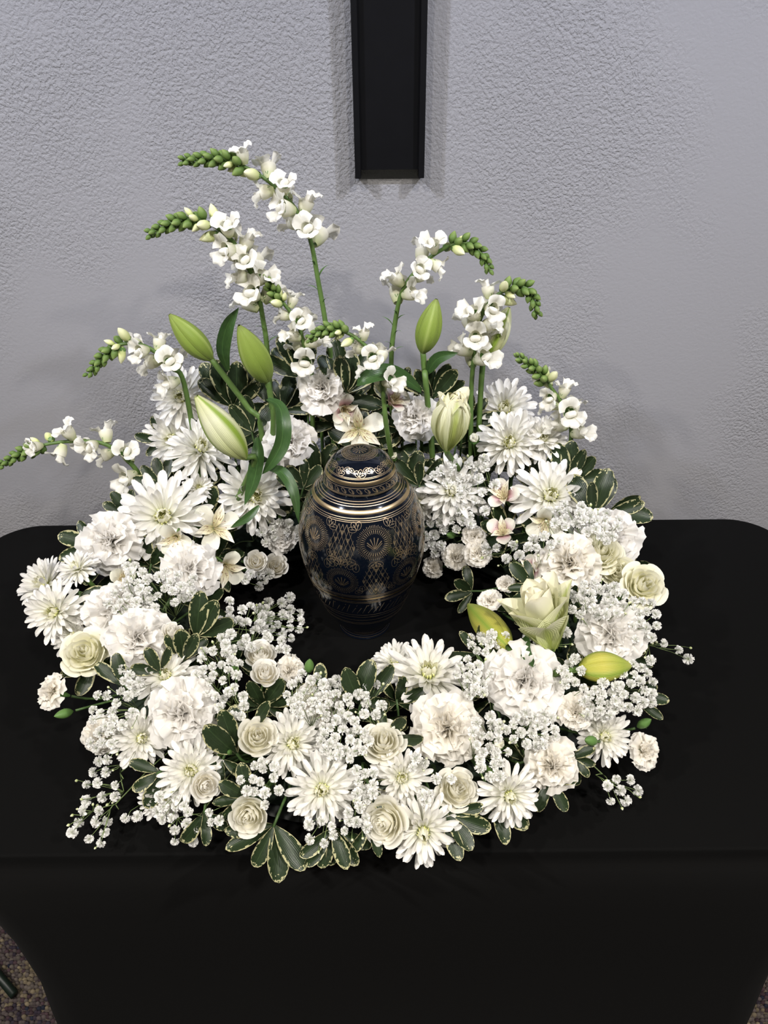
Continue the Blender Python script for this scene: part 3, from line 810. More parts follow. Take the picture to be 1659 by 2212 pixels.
# chrysanthemum bud, petals still folded
FOLD = spine_petal('petal', M_MUMIN, .30, .35, 1.6, .8, base=.5, peak=.55, tip=.35, a2=.5)
def mum_bud(label, px, py, d, tx=0, ty=.5, lift=.008):
    p = at_mound(px, py, lift); R = d / 2 * depth(p) / F_PX
    f = facing_of(p, tx, ty); M = face_matrix(p, f)
    t = thing('chrysanthemum_bud', label, 'flower bud', M, 'chrysanthemum buds')
    link('calyx', MUM_CAL, t, loc(TR_(0, 0, -R * .55), SC(R * 3.2)))
    for k in range(14):
        a = k * 2.39996; r0 = R * (.75 if k < 8 else .35)
        link('petal', FOLD, t, loc(RZ(a), TR_(r0 * .35, 0, -R * .7), RY(-.55 if k < 8 else -.8), SC(R * 1.5)))
    stem_part(t, M, p - f * R, f, .0022, M_STEM)

# rose
def rose_petal(name, mat, r0, h, half, lip, seed, nu=10, nv=8, inroll=0.0):
    rg = random.Random(seed); ph = rg.uniform(0, 6)
    def fn(u, v):
        wid = half * (.55 + .45 * math.sin(min(1, v / .7) * 1.57)) * (1 - .35 * max(0, v - .75) / .25 * abs(u) ** 2)
        a = u * wid
        vv = v * (1 - .10 * abs(u) ** 3)
        r = r0 * (.28 + .72 * math.sin(min(1.0, vv / .62) * 1.57)) - inroll * r0 * max(0, vv - .6) / .4
        r += lip * max(0, vv - .55) ** 2 / .2 + .035 * math.sin(u * 3.2 + ph) * v * v + .05 * r0 * u * v
        z = h * vv - lip * .55 * max(0, vv - .7) ** 2 / .09 * .35
        return (r * math.cos(a), r * math.sin(a), z - h * .5)
    return MB().grid(fn, nu, nv).mesh(name, mat)
def rose_set(mat):
    return [dict(n=2, ms=[rose_petal('petal', mat, .08, 1.0, 2.3, 0, 1, inroll=.2)]),
            dict(n=3, ms=[rose_petal('petal', mat, .17, 1.0, 1.5, .0, s, inroll=.25) for s in (2, 3)]),
            dict(n=4, ms=[rose_petal('petal', mat, .27, 1.0, 1.25, .0, s, inroll=.22) for s in (4, 5)]),
            dict(n=4, ms=[rose_petal('petal', mat, .38, 1.0, 1.15, .02, s, inroll=.12) for s in (6, 7)]),
            dict(n=5, ms=[rose_petal('petal', mat, .51, .98, 1.0, .06, s) for s in (8, 9)]),
            dict(n=5, ms=[rose_petal('petal', mat, .63, .90, .90, .15, s) for s in (10, 11)]),
            dict(n=5, ms=[rose_petal('petal', mat, .74, .78, .85, .26, s) for s in (12, 13)])]
ROSE = {'c': rose_set(M_ROSE), 'y': rose_set(M_ROSEY), 'i': rose_set(M_ROSEW)}
SEPAL = spine_petal('sepal', M_CALYX, .10, -.3, -.6, .3, base=.8, peak=.3, tip=.7, point=1)
def rose(label, px, py, d, tx=0, ty=.2, lift=.004, tone='c', cat='rose', outer=1, name='rose', group='cream roses', hz=1.0):
    p = clear_table(at_mound(px, py, lift), d, .85); R = d / 2 * depth(p) / F_PX
    f = facing_of(p, tx, ty); M = face_matrix(p - f * R * .2, f, rnd(0, 6))
    t = thing(name, label, cat, M, group)
    sets = ROSE[tone] if outer else ROSE[tone][:6]
    sc = R if outer else R * 1.25
    for li, L in enumerate(sets):
        off = rnd(0, 6)
        for i in range(L['n']):
            a = off + 2 * math.pi * (i + rnd(-.12, .12)) / L['n']
            link('petal', random.choice(L['ms']), t, loc(RZ(a), RY(rnd(-.07, .12) + .03 * li), TR_(rnd(-.03, .03) * R, 0, (.055 * (6 - li) + rnd(-.03, .03)) * R), SC((sc, sc, sc * hz * rnd(.95, 1.05)))))
    for k in range(5): link('sepal', SEPAL, t, loc(RZ(k * 1.256), TR_(.12 * R, 0, -.48 * R), SC(R * .7)))
    link('calyx', MUM_CAL, t, loc(TR_(0, 0, -.42 * R), SC(R * 1.5)))
    stem_part(t, M, p - f * R * .8, f, .0030, M_STEMD)

# alstroemeria
ALS_O = [spine_petal('tepal', M_ALS, .33, a0, a1, .35, nu=6, nv=9, base=.22, peak=.75, tip=.26, wave=.08) for a0, a1 in ((.75, -.75), (.8, -.9))]
ALS_OP = [spine_petal('tepal', M_ALSP, .33, a0, a1, .35, nu=6, nv=9, base=.22, peak=.75, tip=.26, wave=.08) for a0, a1 in ((.75, -.75), (.8, -.9))]
ALS_I = [spine_petal('inner_tepal', M_ALSS, .18, .85, -.75, .5, nu=4, nv=8, base=.3, peak=.65, tip=.4, point=1)]
def stamens():
    mb = MB()
    for k in range(6):
        a = k * 1.047 + .3; pts = [Vector((0, 0, 0)), Vector((.10 * math.cos(a), .10 * math.sin(a), .35)), Vector((.20 * math.cos(a), .20 * math.sin(a) - .05, .62)), Vector((.24 * math.cos(a), .24 * math.sin(a) - .08, .70))]
        mb.tube(catmull(pts, 3), [.012] * 9 + [.024], 5)
    return mb.mesh('stamens', M_STAM)
STAM = stamens()
ALS_N = MB().tube([Vector((0, 0, -.14)), Vector((0, 0, -.06)), Vector((0, 0, .05))], [.05, .09, .05], 8).mesh('ovary', M_CALYX)
def alstroemeria(label, px, py, d, tx=0, ty=.1, lift=.012, op=0.0, blush=False, spin=0.0):
    p = at_mound(px, py, lift); R = d / 2 * depth(p) / F_PX
    f = facing_of(p, tx, ty); M = face_matrix(p - f * R * .35, f, spin)
    t = thing('alstroemeria', label, 'alstroemeria', M, 'white alstroemeria blooms')
    L = R * 1.18
    for k in range(3):
        a = k * 2.094 + 1.57
        link('tepal', random.choice(ALS_OP if blush else ALS_O), t, loc(RZ(a + rnd(-.1, .1)), TR_(.04 * R, 0, 0), RY(-op - rnd(-.08, .08)), SC(L * rnd(.95, 1.05))))
        link('inner_tepal', ALS_I[0], t, loc(RZ(a + 1.047 + rnd(-.1, .1)), TR_(.03 * R, 0, 0), RY(-op - rnd(-.08, .08) - .1), SC(L * 1.05)))
    link('stamens', STAM, t, loc(SC(L), RZ(rnd(0, 6))))
    link('ovary', ALS_N, t, SC(L))
    stem_part(t, M, p - f * R * .5, f, .0018, M_STEM)

# lilies
def bud_tepal(name, mat, r, sep=0.0, nu=8, nv=14, seam=.16, blunt=.8):
    def fn(u, v):
        a = u * (math.pi / 3) * 1.01
        prof = (math.sin(math.pi * (.05 + .93 * v ** .86))) ** blunt
        rr = r * prof * (1 - seam * abs(u) ** 5) * (1 + .07 * math.exp(-(u / .10) ** 2)) + sep * v * v
        return (rr * math.cos(a), rr * math.sin(a), v)
    return MB().grid(fn, nu, nv).mesh(name, mat)
BT = {'g': bud_tepal('tepal', M_BUD, .215), 'y': bud_tepal('tepal', M_BUDY, .235), 'p': bud_tepal('tepal', M_BUDP, .215), 'h': bud_tepal('tepal', M_BUDP, .235, sep=.02, blunt=.95)}
LLEAF = [spine_petal('leaf', M_LEAFG, W, a0, a1, .35, nu=6, nv=12, base=.25, peak=.42, tip=.55, point=1, twist=tw, a2=a2) for W, a0, a1, tw, a2 in ((.11, .5, -1.0, .3, 0), (.10, .2, -.6, -.4, 0))]
def lily_bud(label, tip, base, w_px, y0, y1, tone='g', stem_to=None, ground=False, lift=0.02, root=None):
    if ground: A, B = at_mound(*tip, lift), at_mound(*base, lift * .6)
    else: A, B = at_y(*tip, y1), at_y(*base, y0)
    ax = (A - B); L = ax.length; M = face_matrix(B, ax.normalized(), rnd(.6, 1.2))
    t = thing('lily_bud', label, 'lily bud', M, 'lily buds')
    wr = w_px / 2 * depth((A + B) / 2) / F_PX; k = wr / (L * (.215 if tone in 'gp' else .235))
    for i in range(3): link('tepal', BT[tone], t, loc(RZ(i * 2.0944), SC((L * k, L * k, L))))
    Mi = M.inverted(); f = ax.normalized()
    if stem_to:
        pts = [B + f * L * .02] + [at_y(x, y, yy) for (x, y, yy) in stem_to]; pts.append(core_point(pts[-1])); pts = catmull(pts, 5)
    else: pts = bez(B + f * L * .02, B - f * .05, core_point(B) + Vector((0, 0, .05)), core_point(B), 9)
    link('stem', MB().tube([Mi @ q for q in pts], .0042, 8).mesh('stem', M_STEM), t)
    return t, M
def strap_leaf(t, M, pts, w_px, name='leaf', mat=None, face=None, prof=(.25, .45)):
    """a lily leaf along world points, lying across the direction it faces"""
    P = catmull(pts, 5); Mi = M.inverted(); mb = MB(); n = len(P) - 1; fa = face
    def fn(u, v):
        i = min(n - 1, int(v * n)); f = v * n - i; c = P[i].lerp(P[i + 1], f); d = (P[i + 1] - P[i]).normalized()
        vw = (CAM - c).normalized() + (Vector(fa) if fa else Vector((0, 0, 0)))
        s = d.cross(vw).normalized(); nrm = s.cross(d).normalized()
        w = w_px / 2 * depth(c) / F_PX * (prof[0] + (1 - prof[0]) * math.sin(min(1, v / prof[1]) * 1.57)) * (1 - max(0, (v - prof[1]) / (1 - prof[1])) ** 2.2)
        return Mi @ (c + s * (u * w) + nrm * (abs(u) ** 1.5 * w * .35))
    mb.grid(fn, 6, n)
    link(name, mb.mesh(name, mat or M_LEAFG), t)
LT_OUT = spine_petal('tepal', M_BUDW, .34, 1.25, -.55, .5, nu=6, nv=10, base=.30, peak=.55, tip=.45, point=1)
LT_UP = spine_petal('tepal', M_BUDW, .30, .95, 1.0, .75, nu=6, nv=10, base=.30, peak=.5, tip=.35)
LT_IN = [spine_petal('inner_tepal', M_LILYIN, .22, a0, a1, .5, nu=6, nv=9, base=.35, peak=.6, tip=.4, wave=.10) for a0, a1 in ((1.15, .1), (1.05, -.2), (1.25, .35))]
def lily(label, base, top, y0=None, y1=None, ground=False, openness=1.0, n_in=10, w=1.0, spread=0.0):
    if ground: B, A = at_mound(*base, .008), at_mound(*top, .09)
    else: A, B = at_y(*top, y1), at_y(*base, y0)
    ax = A - B; L = ax.length; f = ax.normalized(); M = face_matrix(B, f, 0.4)
    t = thing('double_lily', label, 'lily', M, 'opening double lilies')
    for i in range(3):
        link('tepal', LT_OUT if openness > .5 else LT_UP, t, loc(RZ(i * 2.094), TR_(.02 * L, 0, 0), RY(-rnd(-.05, .05) + spread), SC((L, L * w, L))))
        link('tepal', LT_OUT if openness > .5 else LT_UP, t, loc(RZ(i * 2.094 + 1.047), TR_(.015 * L, 0, .02 * L), RY(-.12 + spread), SC((L * .98, L * w * .9, L * .98))))
    for k in range(n_in):
        a = k * 2.39996; q = k / n_in
        link('inner_tepal', random.choice(LT_IN), t, loc(RZ(a), TR_(.05 * L * (1 - q), 0, (.25 if openness > .5 else .40) * L), RY(-.05 - .3 * q + spread * .8 - (0 if openness > .5 else .22)), SC(L * ((.84 if openness > .5 else .60) - .10 * q))))
    Mi = M.inverted(); c = core_point(B); pts = bez(B, B - f * .03 + Vector((0, .045, 0)), c + Vector((0, .03, .04)), c, 8)
    link('stem', MB().tube([Mi @ q for q in pts], .0042, 8).mesh('stem', M_STEM), t)
    return t, M

# snapdragon
def snap_floret(seed):
    rg = random.Random(seed); j = lambda a: rg.uniform(-a, a); mb = MB()
    def tube(u, v):
        a = u * math.pi; r = .13 + .13 * math.sin(v * 1.7); return (.50 * v, r * math.cos(a), r * 1.05 * math.sin(a) - .02)
    mb.grid(tube, 12, 5, closed=True)
    def sc_uv(o, lo, hi):
        for i in range(o, len(mb.uv)): mb.uv[i] = (mb.uv[i][0], lo + (hi - lo) * mb.uv[i][1])
    sc_uv(0, 0, .6)
    for s in (-1, 1):                                    # upper lip, two erect ruffled lobes
        o = len(mb.v); e = j(.2); p2 = rg.uniform(0, 6)
        def up(u, v, s=s, e=e, p2=p2):
            an = s * (.52 + e) + u * (.62 + .1 * v); d = .22 + .34 * v * (1 - .25 * u * u)
            x = .46 + .30 * v - .16 * v * v + .06 * math.sin(u * 4 + p2) * v
            return (x, math.sin(an) * d * .85, math.cos(an) * d + .02)
        mb.grid(up, 6, 5); sc_uv(o, .6, 1)
    for k in (-1, 0, 1):                                 # lower lip, three spreading lobes
        o = len(mb.v); e = j(.2); p2 = rg.uniform(0, 6)
        def lo(u, v, k=k, e=e, p2=p2):
            an = math.pi + k * (.98 + e * .3) + u * .56; d = .20 + .30 * v * (1 - .25 * u * u)
            x = .46 + .34 * math.sin(v * 2.0) + .05 * math.sin(u * 5 + p2) * v
            return (x, math.sin(an) * d, math.cos(an) * d - .03 * v)
        mb.grid(lo, 6, 5); sc_uv(o, .6, 1)
    o = len(mb.v)
    def pal(u, v):                                       # puffed palate closing the mouth
        a = u * math.pi; q = v * 1.57
        return (.46 + .24 * math.cos(q), .21 * math.sin(q) * math.cos(a), (.15 + .03 * math.cos(2 * a)) * math.sin(q) * math.sin(a) - .05)
    mb.grid(pal, 10, 4, closed=True); sc_uv(o, .9, .75)
    return mb.mesh('floret', M_SNAP)
SNAPF = [snap_floret(s) for s in range(5)]
SNAPB = bud_shape('bud', M_SNAPB, .24, 1.0, sharp=.2)
SNAPG = bud_shape('bud', M_SNAPG, .34, 1.0, sharp=.8)
def snap_calyx():
    mb = MB()
    for k in range(5):
        def fn(u, v): 
            w = .10 * math.sin(math.pi * (.25 + .72 * v)); return (.05 + .30 * v - .05 * v * v, u * w, .10 + .09 * math.sin(v * 2.2))
        mb.grid(fn, 2, 4, RX(k * 1.2566))
    return mb.mesh('calyx', M_CALYX)
SNAPC = snap_calyx()
SLEAF = spine_petal('leaf', M_LEAFL, .09, .6, -1.0, .3, base=.5, peak=.4, tip=.6, point=1)
def snapdragon(label, path, ys, f0, fb, nf, nb, fs=.027, leaves=0, r=.0042):
    fs *= 1.42; nb = int(nb * 1.4)
    n = len(path); P = [at_y(x, y, ys[0] + (ys[1] - ys[0]) * i / (n - 1)) for i, (x, y) in enumerate(path)]
    c = core_point(P[0]); P0 = [c, c.lerp(P[0], .5) + Vector((0, 0, .0))] + P
    C = catmull(P, 10); full = catmull(P0, 6)
    M = Matrix.Translation(P[0]); Mi = M.inverted()
    t = thing('snapdragon', label, 'snapdragon', M, 'white snapdragon stems')
    rad = [r * (1 - .62 * i / len(full)) for i in range(len(full))]
    link('stem', MB().tube([Mi @ q for q in full], rad, 8).mesh('stem', M_STEM), t)
    seg = [0.0]
    for a, b2 in zip(C, C[1:]): seg.append(seg[-1] + (b2 - a).length)
    tot = seg[-1]
    def at(fr):
        s = fr * tot
        for i in range(len(seg) - 1):
            if seg[i + 1] >= s:
                k = (s - seg[i]) / max(1e-6, seg[i + 1] - seg[i]); return C[i].lerp(C[i + 1], k), (C[i + 1] - C[i]).normalized()
        return C[-1], (C[-1] - C[-2]).normalized()
    def frame(fr, ang, lean):
        p, d = at(fr); vw = (CAM - p).normalized()
        s = d.cross(vw).normalized(); n2 = s.cross(d).normalized()
        out = s * math.cos(ang) + n2 * math.sin(ang)
        x = (out * math.cos(lean) + d * math.sin(lean)).normalized()
        z = (d - x * d.dot(x)).normalized(); y = z.cross(x)
        R3 = Matrix((x, y, z)).transposed().to_4x4()
        return Mi @ (Matrix.Translation(p + out * .003) @ R3)
    ang = rnd(0, 6)
    for i in range(nf):
        q = i / max(1, nf - 1); fr = f0 + (fb - f0) * (q ** .95); ang += 2.39996
        s = fs * (1.08 - .30 * q) * rnd(.9, 1.1)
        Mx = frame(fr, ang, rnd(.35, .75))
        if q > .80 and random.random() < .7:
            b2 = link('bud', SNAPB, t, loc(Mx, RY(1.57), SC(s * .85)))
            link('calyx', SNAPC, b2, loc(RY(-1.57), SC(1.0)))
        else:
            fl = link('floret', random.choice(SNAPF), t, loc(Mx, RX(rnd(-.3, .3)), SC(s)))
            link('calyx', SNAPC, fl)
    for i in range(nb):
        q = i / max(1, nb - 1); fr = fb + (1.0 - fb) * q ** 1.0; ang += 2.39996
        s = fs * (.44 - .22 * q); Mx = frame(min(.999, fr), ang, .62 + .6 * q)
        mb = SNAPB if (q < .2 and i % 2) else SNAPG
        link('bud', mb, t, loc(Mx, TR_(-.001, 0, 0), RY(1.57), SC((s * 1.05, s * 1.05, s))))
    for i in range(leaves):
        link('leaf', SLEAF, t, loc(frame(f0 * (.25 + .7 * i / leaves), i * 2.4, .4), SC(rnd(.014, .022))))
    return t

# baby's breath
def gyp_floret(seed):
    rg = random.Random(seed); mb = MB()
    for k in range(36):
        q = (k + .5) / 36; z = 1 - 1.6 * q; a = k * 2.39996 + rg.uniform(-.3, .3); rr = math.sqrt(max(0, 1 - z * z))
        d = Vector((rr * math.cos(a), rr * math.sin(a), z))
        ph = rg.uniform(0, 6); L = rg.uniform(.85, 1.1)
        side = d.cross(Vector((rg.uniform(-1, 1), rg.uniform(-1, 1), rg.uniform(-1, 1)))).normalized(); n2 = d.cross(side)
        def fn(u, v): return d * (L * (.15 + .85 * v)) + side * (u * .30 * (.3 + .7 * v)) + n2 * (.16 * v * math.sin(u * 3 + ph))
        mb.grid(fn, 2, 2)
    return mb.mesh('floret', M_GYP)
GYPF = [gyp_floret(s) for s in range(4)]
GYPB = bud_shape('bud', M_GYPB, .45, 1.0, n=7, k=5)
def gyp(label, cx, cy, rx, ry, n, buds=2, lift=.012, d=21.5, loose=False):
    c = at_mound(cx, cy, lift); root = core_point(c); M = Matrix.Translation(root.lerp(c, .3)); Mi = M.inverted()
    t = thing('babys_breath', label, "baby's breath", M, "sprays of baby's breath")
    pts = []; tries = 0
    while len(pts) < n and tries < n * 40:
        tries += 1
        a = rnd(0, 6.283); r = math.sqrt(random.random()); x, y = cx + rx * r * math.cos(a), cy + ry * r * math.sin(a)
        if all((x - q[0]) ** 2 + (y - q[1]) ** 2 > (d * (.72 if not loose else 1.1)) ** 2 for q in pts): pts.append((x, y))
    mb = MB(); heads = []
    for (x, y) in pts: heads.append((at_mound(x, y, lift + rnd(-.004, .016)), 0))
    for k in range(buds):
        a = rnd(0, 6.283); heads.append((at_mound(cx + rx * 1.15 * math.cos(a), cy + ry * 1.15 * math.sin(a), lift + .01), 1))
    up = Vector((0, -.3, 1)).normalized()
    nodes = []
    for k in range(max(1, len(heads) // 4)):
        h = random.choice(heads)[0]; nodes.append(root.lerp(h, rnd(.84, .92) if loose else rnd(.55, .72)))
    hf = .78 if loose else .52
    mb.tube(catmull([root, root.lerp(c, hf * .5) + Vector((0, 0, .006)), root.lerp(c, hf)], 4), .0008, 5)
    hub = root.lerp(c, hf)
    for nd in nodes: mb.tube([hub, hub.lerp(nd, .5) + up * .002, nd], .00055, 4)
    for (h, isb) in heads:
        nd = min(nodes, key=lambda q: (q - h).length); o = (h - nd).normalized()
        s = (d if not isb else d * .34) / 2 * depth(h) / F_PX * rnd(.85, 1.2)
        mb.tube([nd, nd.lerp(h, .6) + Vector((rnd(-1, 1), rnd(-1, 1), rnd(0, 1))) * .0025, h - o * s * .5], .00036, 4)
        R3 = (o + Vector((rnd(-.4, .4), rnd(-.4, .4), rnd(-.2, .5)))).normalized().to_track_quat('Z', 'Y').to_matrix().to_4x4()
        if isb: link('bud', GYPB, t, Mi @ Matrix.Translation(h - o * s) @ R3 @ SC(s * 2))
        else: link('floret', random.choice(GYPF), t, Mi @ Matrix.Translation(h) @ R3 @ RZ(rnd(0, 6)) @ SC(s))
    link('stem', mb.mesh('stem', M_GSTEM, True, Mi), t)
    return t

# variegated leaves
LEAF = [spine_petal('leaf', M_LEAF, W, a0, a1, c, nu=6, nv=8, base=.16, peak=.60, tip=.36, twist=tw, wave=wv) for W, a0, a1, c, tw, wv in
        ((.215, .25, -.5, .30, .1, .03), (.24, .1, -.2, .22, -.15, .05), (.20, .05, .35, .35, .2, .03), (.225, .3, -.8, .2, 0, .06))]
def sprig(label, px, py, dx, dy, n, L_px, lift=0.0, spread=70, tilt=.35, p=None, group='sprigs of cream-edged leaves', toward=.25):
    """leaves fan out around an axis that points (dx, dy) in the picture's right/up sense"""
    p = p or at_mound(px, py, lift); L = L_px * depth(p) / F_PX
    r, u = CAM_R @ Vector((1, 0, 0)), CAM_R @ Vector((0, 1, 0)); c = (CAM - p).normalized()
    ax = (r * dx + u * dy); ax = (ax.normalized() if ax.length > .01 else Vector((0, 0, 0))) + c * toward; ax.normalize()
    nrm = (c - ax * c.dot(ax)); nrm = nrm.normalized() if nrm.length > .05 else u
    sd = nrm.cross(ax)                                    # leaf +X along ax turned about nrm
    M = Matrix.Translation(p); t = thing('leaf_sprig', label, 'leaf sprig', M, group)
    for i in range(n):
        q = (i / max(1, n - 1) - .5) * 2 if n > 1 else 0
        a = math.radians(spread) * q + rnd(-.12, .12); el = rnd(-.3, .25) + tilt * (1 - abs(q)) * .5
        d = (ax * math.cos(a) + sd * math.sin(a)).normalized(); d = (d * math.cos(el) + nrm * math.sin(el)).normalized()
        nn = (nrm - d * nrm.dot(d)).normalized(); y = nn.cross(d); s = L * rnd(.85, 1.12)
        R3 = Matrix((d, y, nn)).transposed().to_4x4()
        link('leaf', random.choice(LEAF), t, loc(Matrix.Translation(d * L * .04 + nn * rnd(-.003, .003)), R3, RX(rnd(-.35, .35)), SC((s, s * rnd(.72, 1.0), s))))
    root = core_point(p); pts = bez(p + ax * L * .1, p - ax * .03, root + Vector((0, 0, .03)), root, 7)
    link('stem', MB().tube([q - p for q in pts], .0016, 5).mesh('stem', M_STEMD), t)
    return t
# ------------------------------------------------------------------ the arrangement
# foliage tucked between the blooms, deep in the mound
HOURS = ['twelve', 'eleven', 'ten', 'nine', 'eight', 'seven', 'six', 'five', 'four', 'three', 'two', 'one']   # six is nearest the viewer
BANDS = [(-.50, 'along its inner edge'), (.18, 'just outside its middle'), (.44, 'along its outer edge'), (-.10, 'in its middle'), (-.30, 'just inside its middle')]
for k in range(60):
    hour, (q, band) = k // 5, BANDS[k % 5]
    th = -math.pi + 2 * math.pi * (hour + (k % 5 - 2) * .2 + rnd(-.06, .06)) / 12
    x, y = math.sin(th), -math.cos(th); rc, hw, h = ring_par(x, y)
    q += rnd(-.06, .06); r = rc + hw * q
    z = mound(x * r, y * r) * rnd(.45, .72) + .012
    p = Vector((x * r, y * r, T + z)); o = CAM_R.transposed() @ Vector((x * q, y * q, .5))
    sprig("dark leaf sprig deep in the wreath at %s o'clock, %s" % (HOURS[hour], band), 0, 0, o.x, o.y, 6, 78, p=p, spread=105, group='leaf sprigs deep between the blooms', toward=.45)
ORD = ['leftmost', 'second from the left', 'third from the left', 'fourth from the left', 'fifth from the left', 'sixth from the left', 'sixth from the right', 'fifth from the right', 'fourth from the right', 'third from the right', 'second from the right', 'rightmost']
BACK = [(-.20, .17, .20), (-.12, .18, .26), (-.03, .18, .28), (.06, .18, .27), (.15, .17, .24), (.23, .15, .17), (-.27, .14, .15), (-.07, .14, .17), (.07, .13, .16), (.14, .14, .14), (-.14, .13, .13), (0, .15, .21)]
for i, (dx_, y, z) in enumerate(sorted(BACK)):
    sprig('%s of the tall dark leaf sprigs standing behind the urn' % ORD[i], 0, 0, dx_ * 2, 1, 7, 82, p=Vector((dx_, y, T + z)), spread=95, group='leaf sprigs deep between the blooms', toward=.3)

SPRIGS = [  # px, py, dx, dy, leaves, length px, lift, spread, label
    (205, 1178, -1, .25, 3, 72, .0, 35, 'two rounded cream-edged leaves left of the carnation by the table corner'),
    (275, 1112, -.8, .7, 4, 62, .0, 50, 'cream-edged leaves sticking out above the carnation by the table corner'),
    (350, 1048, -.6, .8, 4, 68, .0, 50, 'dark leaves at the foot of the lowest snapdragon on the left'),
    (352, 950, -1, .2, 3, 55, .0, 50, 'small cream-edged leaves left of the stacked chrysanthemums'),
    (505, 880, .0, 1, 7, 100, .0, 48, 'tall fan of cream-edged leaves between the two upright lily buds'),
    (655, 815, -.5, 1, 6, 98, .0, 42, 'cream-edged leaf fan under the short snapdragon right of a lily bud'),
    (545, 935, -.4, .8, 4, 75, .0, 60, 'dark leaves behind the stem of the tilted lily bud'),
    (748, 850, .1, 1, 6, 105, .0, 36, 'dark upright leaf sprig behind the top carnation'),
    (935, 860, .1, 1, 6, 82, .0, 62, 'cream-edged leaves under the upright lily bud on the right'),
    (1282, 1112, .0, 1, 4, 100, .01, 34, 'large glossy fan of three cream-edged leaves at the far right against the wall'),
    (1225, 1045, .45, .8, 5, 85, .0, 46, 'leaf sprig rising behind the far right chrysanthemum'),
    (1312, 1110, 1, .25, 3, 85, .0, 18, 'narrow leaves pointing right toward the table edge'),
    (905, 1050, .0, .9, 5, 68, .0, 75, 'dark leaf sprig just behind the urn on its right'),
    (655, 1055, .1, .9, 5, 62, .0, 75, 'dark leaf sprig just behind the urn on its left'),
    (425, 1375, .55, .8, 3, 105, .012, 30, 'long cream-edged leaf rising left of the big baby’s breath cloud'),
    (398, 1425, .1, 1, 4, 72, .012, 40, 'dark rounded leaves right of the small closed white carnation bud'),
    (270, 1482, -.6, .9, 2, 85, .016, 18, 'big cream-edged leaf below the yellowish rose on the left'),
    (345, 1450, -.5, .8, 3, 58, .012, 45, 'cream-edged leaves above the chrysanthemum behind the big left carnation'),
    (512, 1630, -.45, 1, 3, 105, .004, 24, 'curled dark leaf sprig between the big left carnation and the cream rose'),
    (552, 1572, .55, .8, 1, 92, .02, 10, 'single broad round leaf standing above the front left cream rose'),
    (778, 1522, .25, 1, 3, 98, .012, 30, 'upright cream-edged leaves at the inner edge before the urn'),
    (692, 1502, .45, .7, 2, 66, .008, 35, 'rounded leaves at the inner edge behind the baby’s breath'),
    (838, 1592, .5, .8, 3, 75, .014, 48, 'broad leaves behind the middle cream rose'),
    (530, 1722, -1, .25, 4, 68, .004, 60, 'cream-edged leaves left of the low side-turned rose'),
    (592, 1782, -.35, -.8, 5, 100, .004, 66, 'leaf fan hanging over the front table edge on the left'),
    (718, 1788, .0, -1, 7, 88, .006, 58, 'dense cream-edged leaf fan at the front centre'),
    (800, 1775, .15, -1, 3, 78, .002, 40, 'narrow leaves right of the front centre leaf fan'),
    (962, 1758, .7, -.55, 4, 98, .004, 42, 'leaves hanging right of the frontmost chrysanthemum'),
    (1062, 1722, .3, -.9, 3, 88, -.025, 34, 'leaves under the drooping chrysanthemum at the front right'),
    (1190, 1688, .3, -.5, 3, 62, .0, 60, 'dark leaves below the front right carnation'),
    (1232, 1638, .7, -.4, 4, 60, .0, 50, 'cream-edged leaves right of the front right carnation'),
    (1372, 1508, .9, -.1, 3, 62, .004, 40, 'dark leaves at the far right edge below the lying lily bud'),
    (1030, 1412, -.6, .6, 3, 66, .01, 50, 'curled leaves left of the yellow-green lily bud beside the opening'),
    (1020, 1278, -.5, .1, 4, 62, .0, 60, 'shaded leaves low right of the urn'),
    (795, 1692, .3, -.6, 3, 66, .01, 60, 'leaves under the middle cream rose'),
    (345, 1668, -.6, -.35, 3, 72, .008, 45, 'cream-edged leaf left of the chrysanthemum with a small carnation on it'),
    (440, 1755, .1, -.8, 3, 70, .004, 50, 'dark leaves below the chrysanthemum with a small carnation on it'),
    (480, 1640, -.2, -.4, 4, 70, .0, 80, 'dark leaves below the big left carnation'),
    (1150, 1265, -.6, .2, 4, 66, .0, 60, 'shaded leaves left of the carnation above the open lily'),
    (170, 1285, .3, -.6, 4, 60, .0, 70, 'dark leaves behind the leftmost chrysanthemums'),
]
for (px, py, dx, dy, n, L, lf, spd, lab) in SPRIGS: sprig(lab, px, py, dx, dy, n, L, lf, spd)

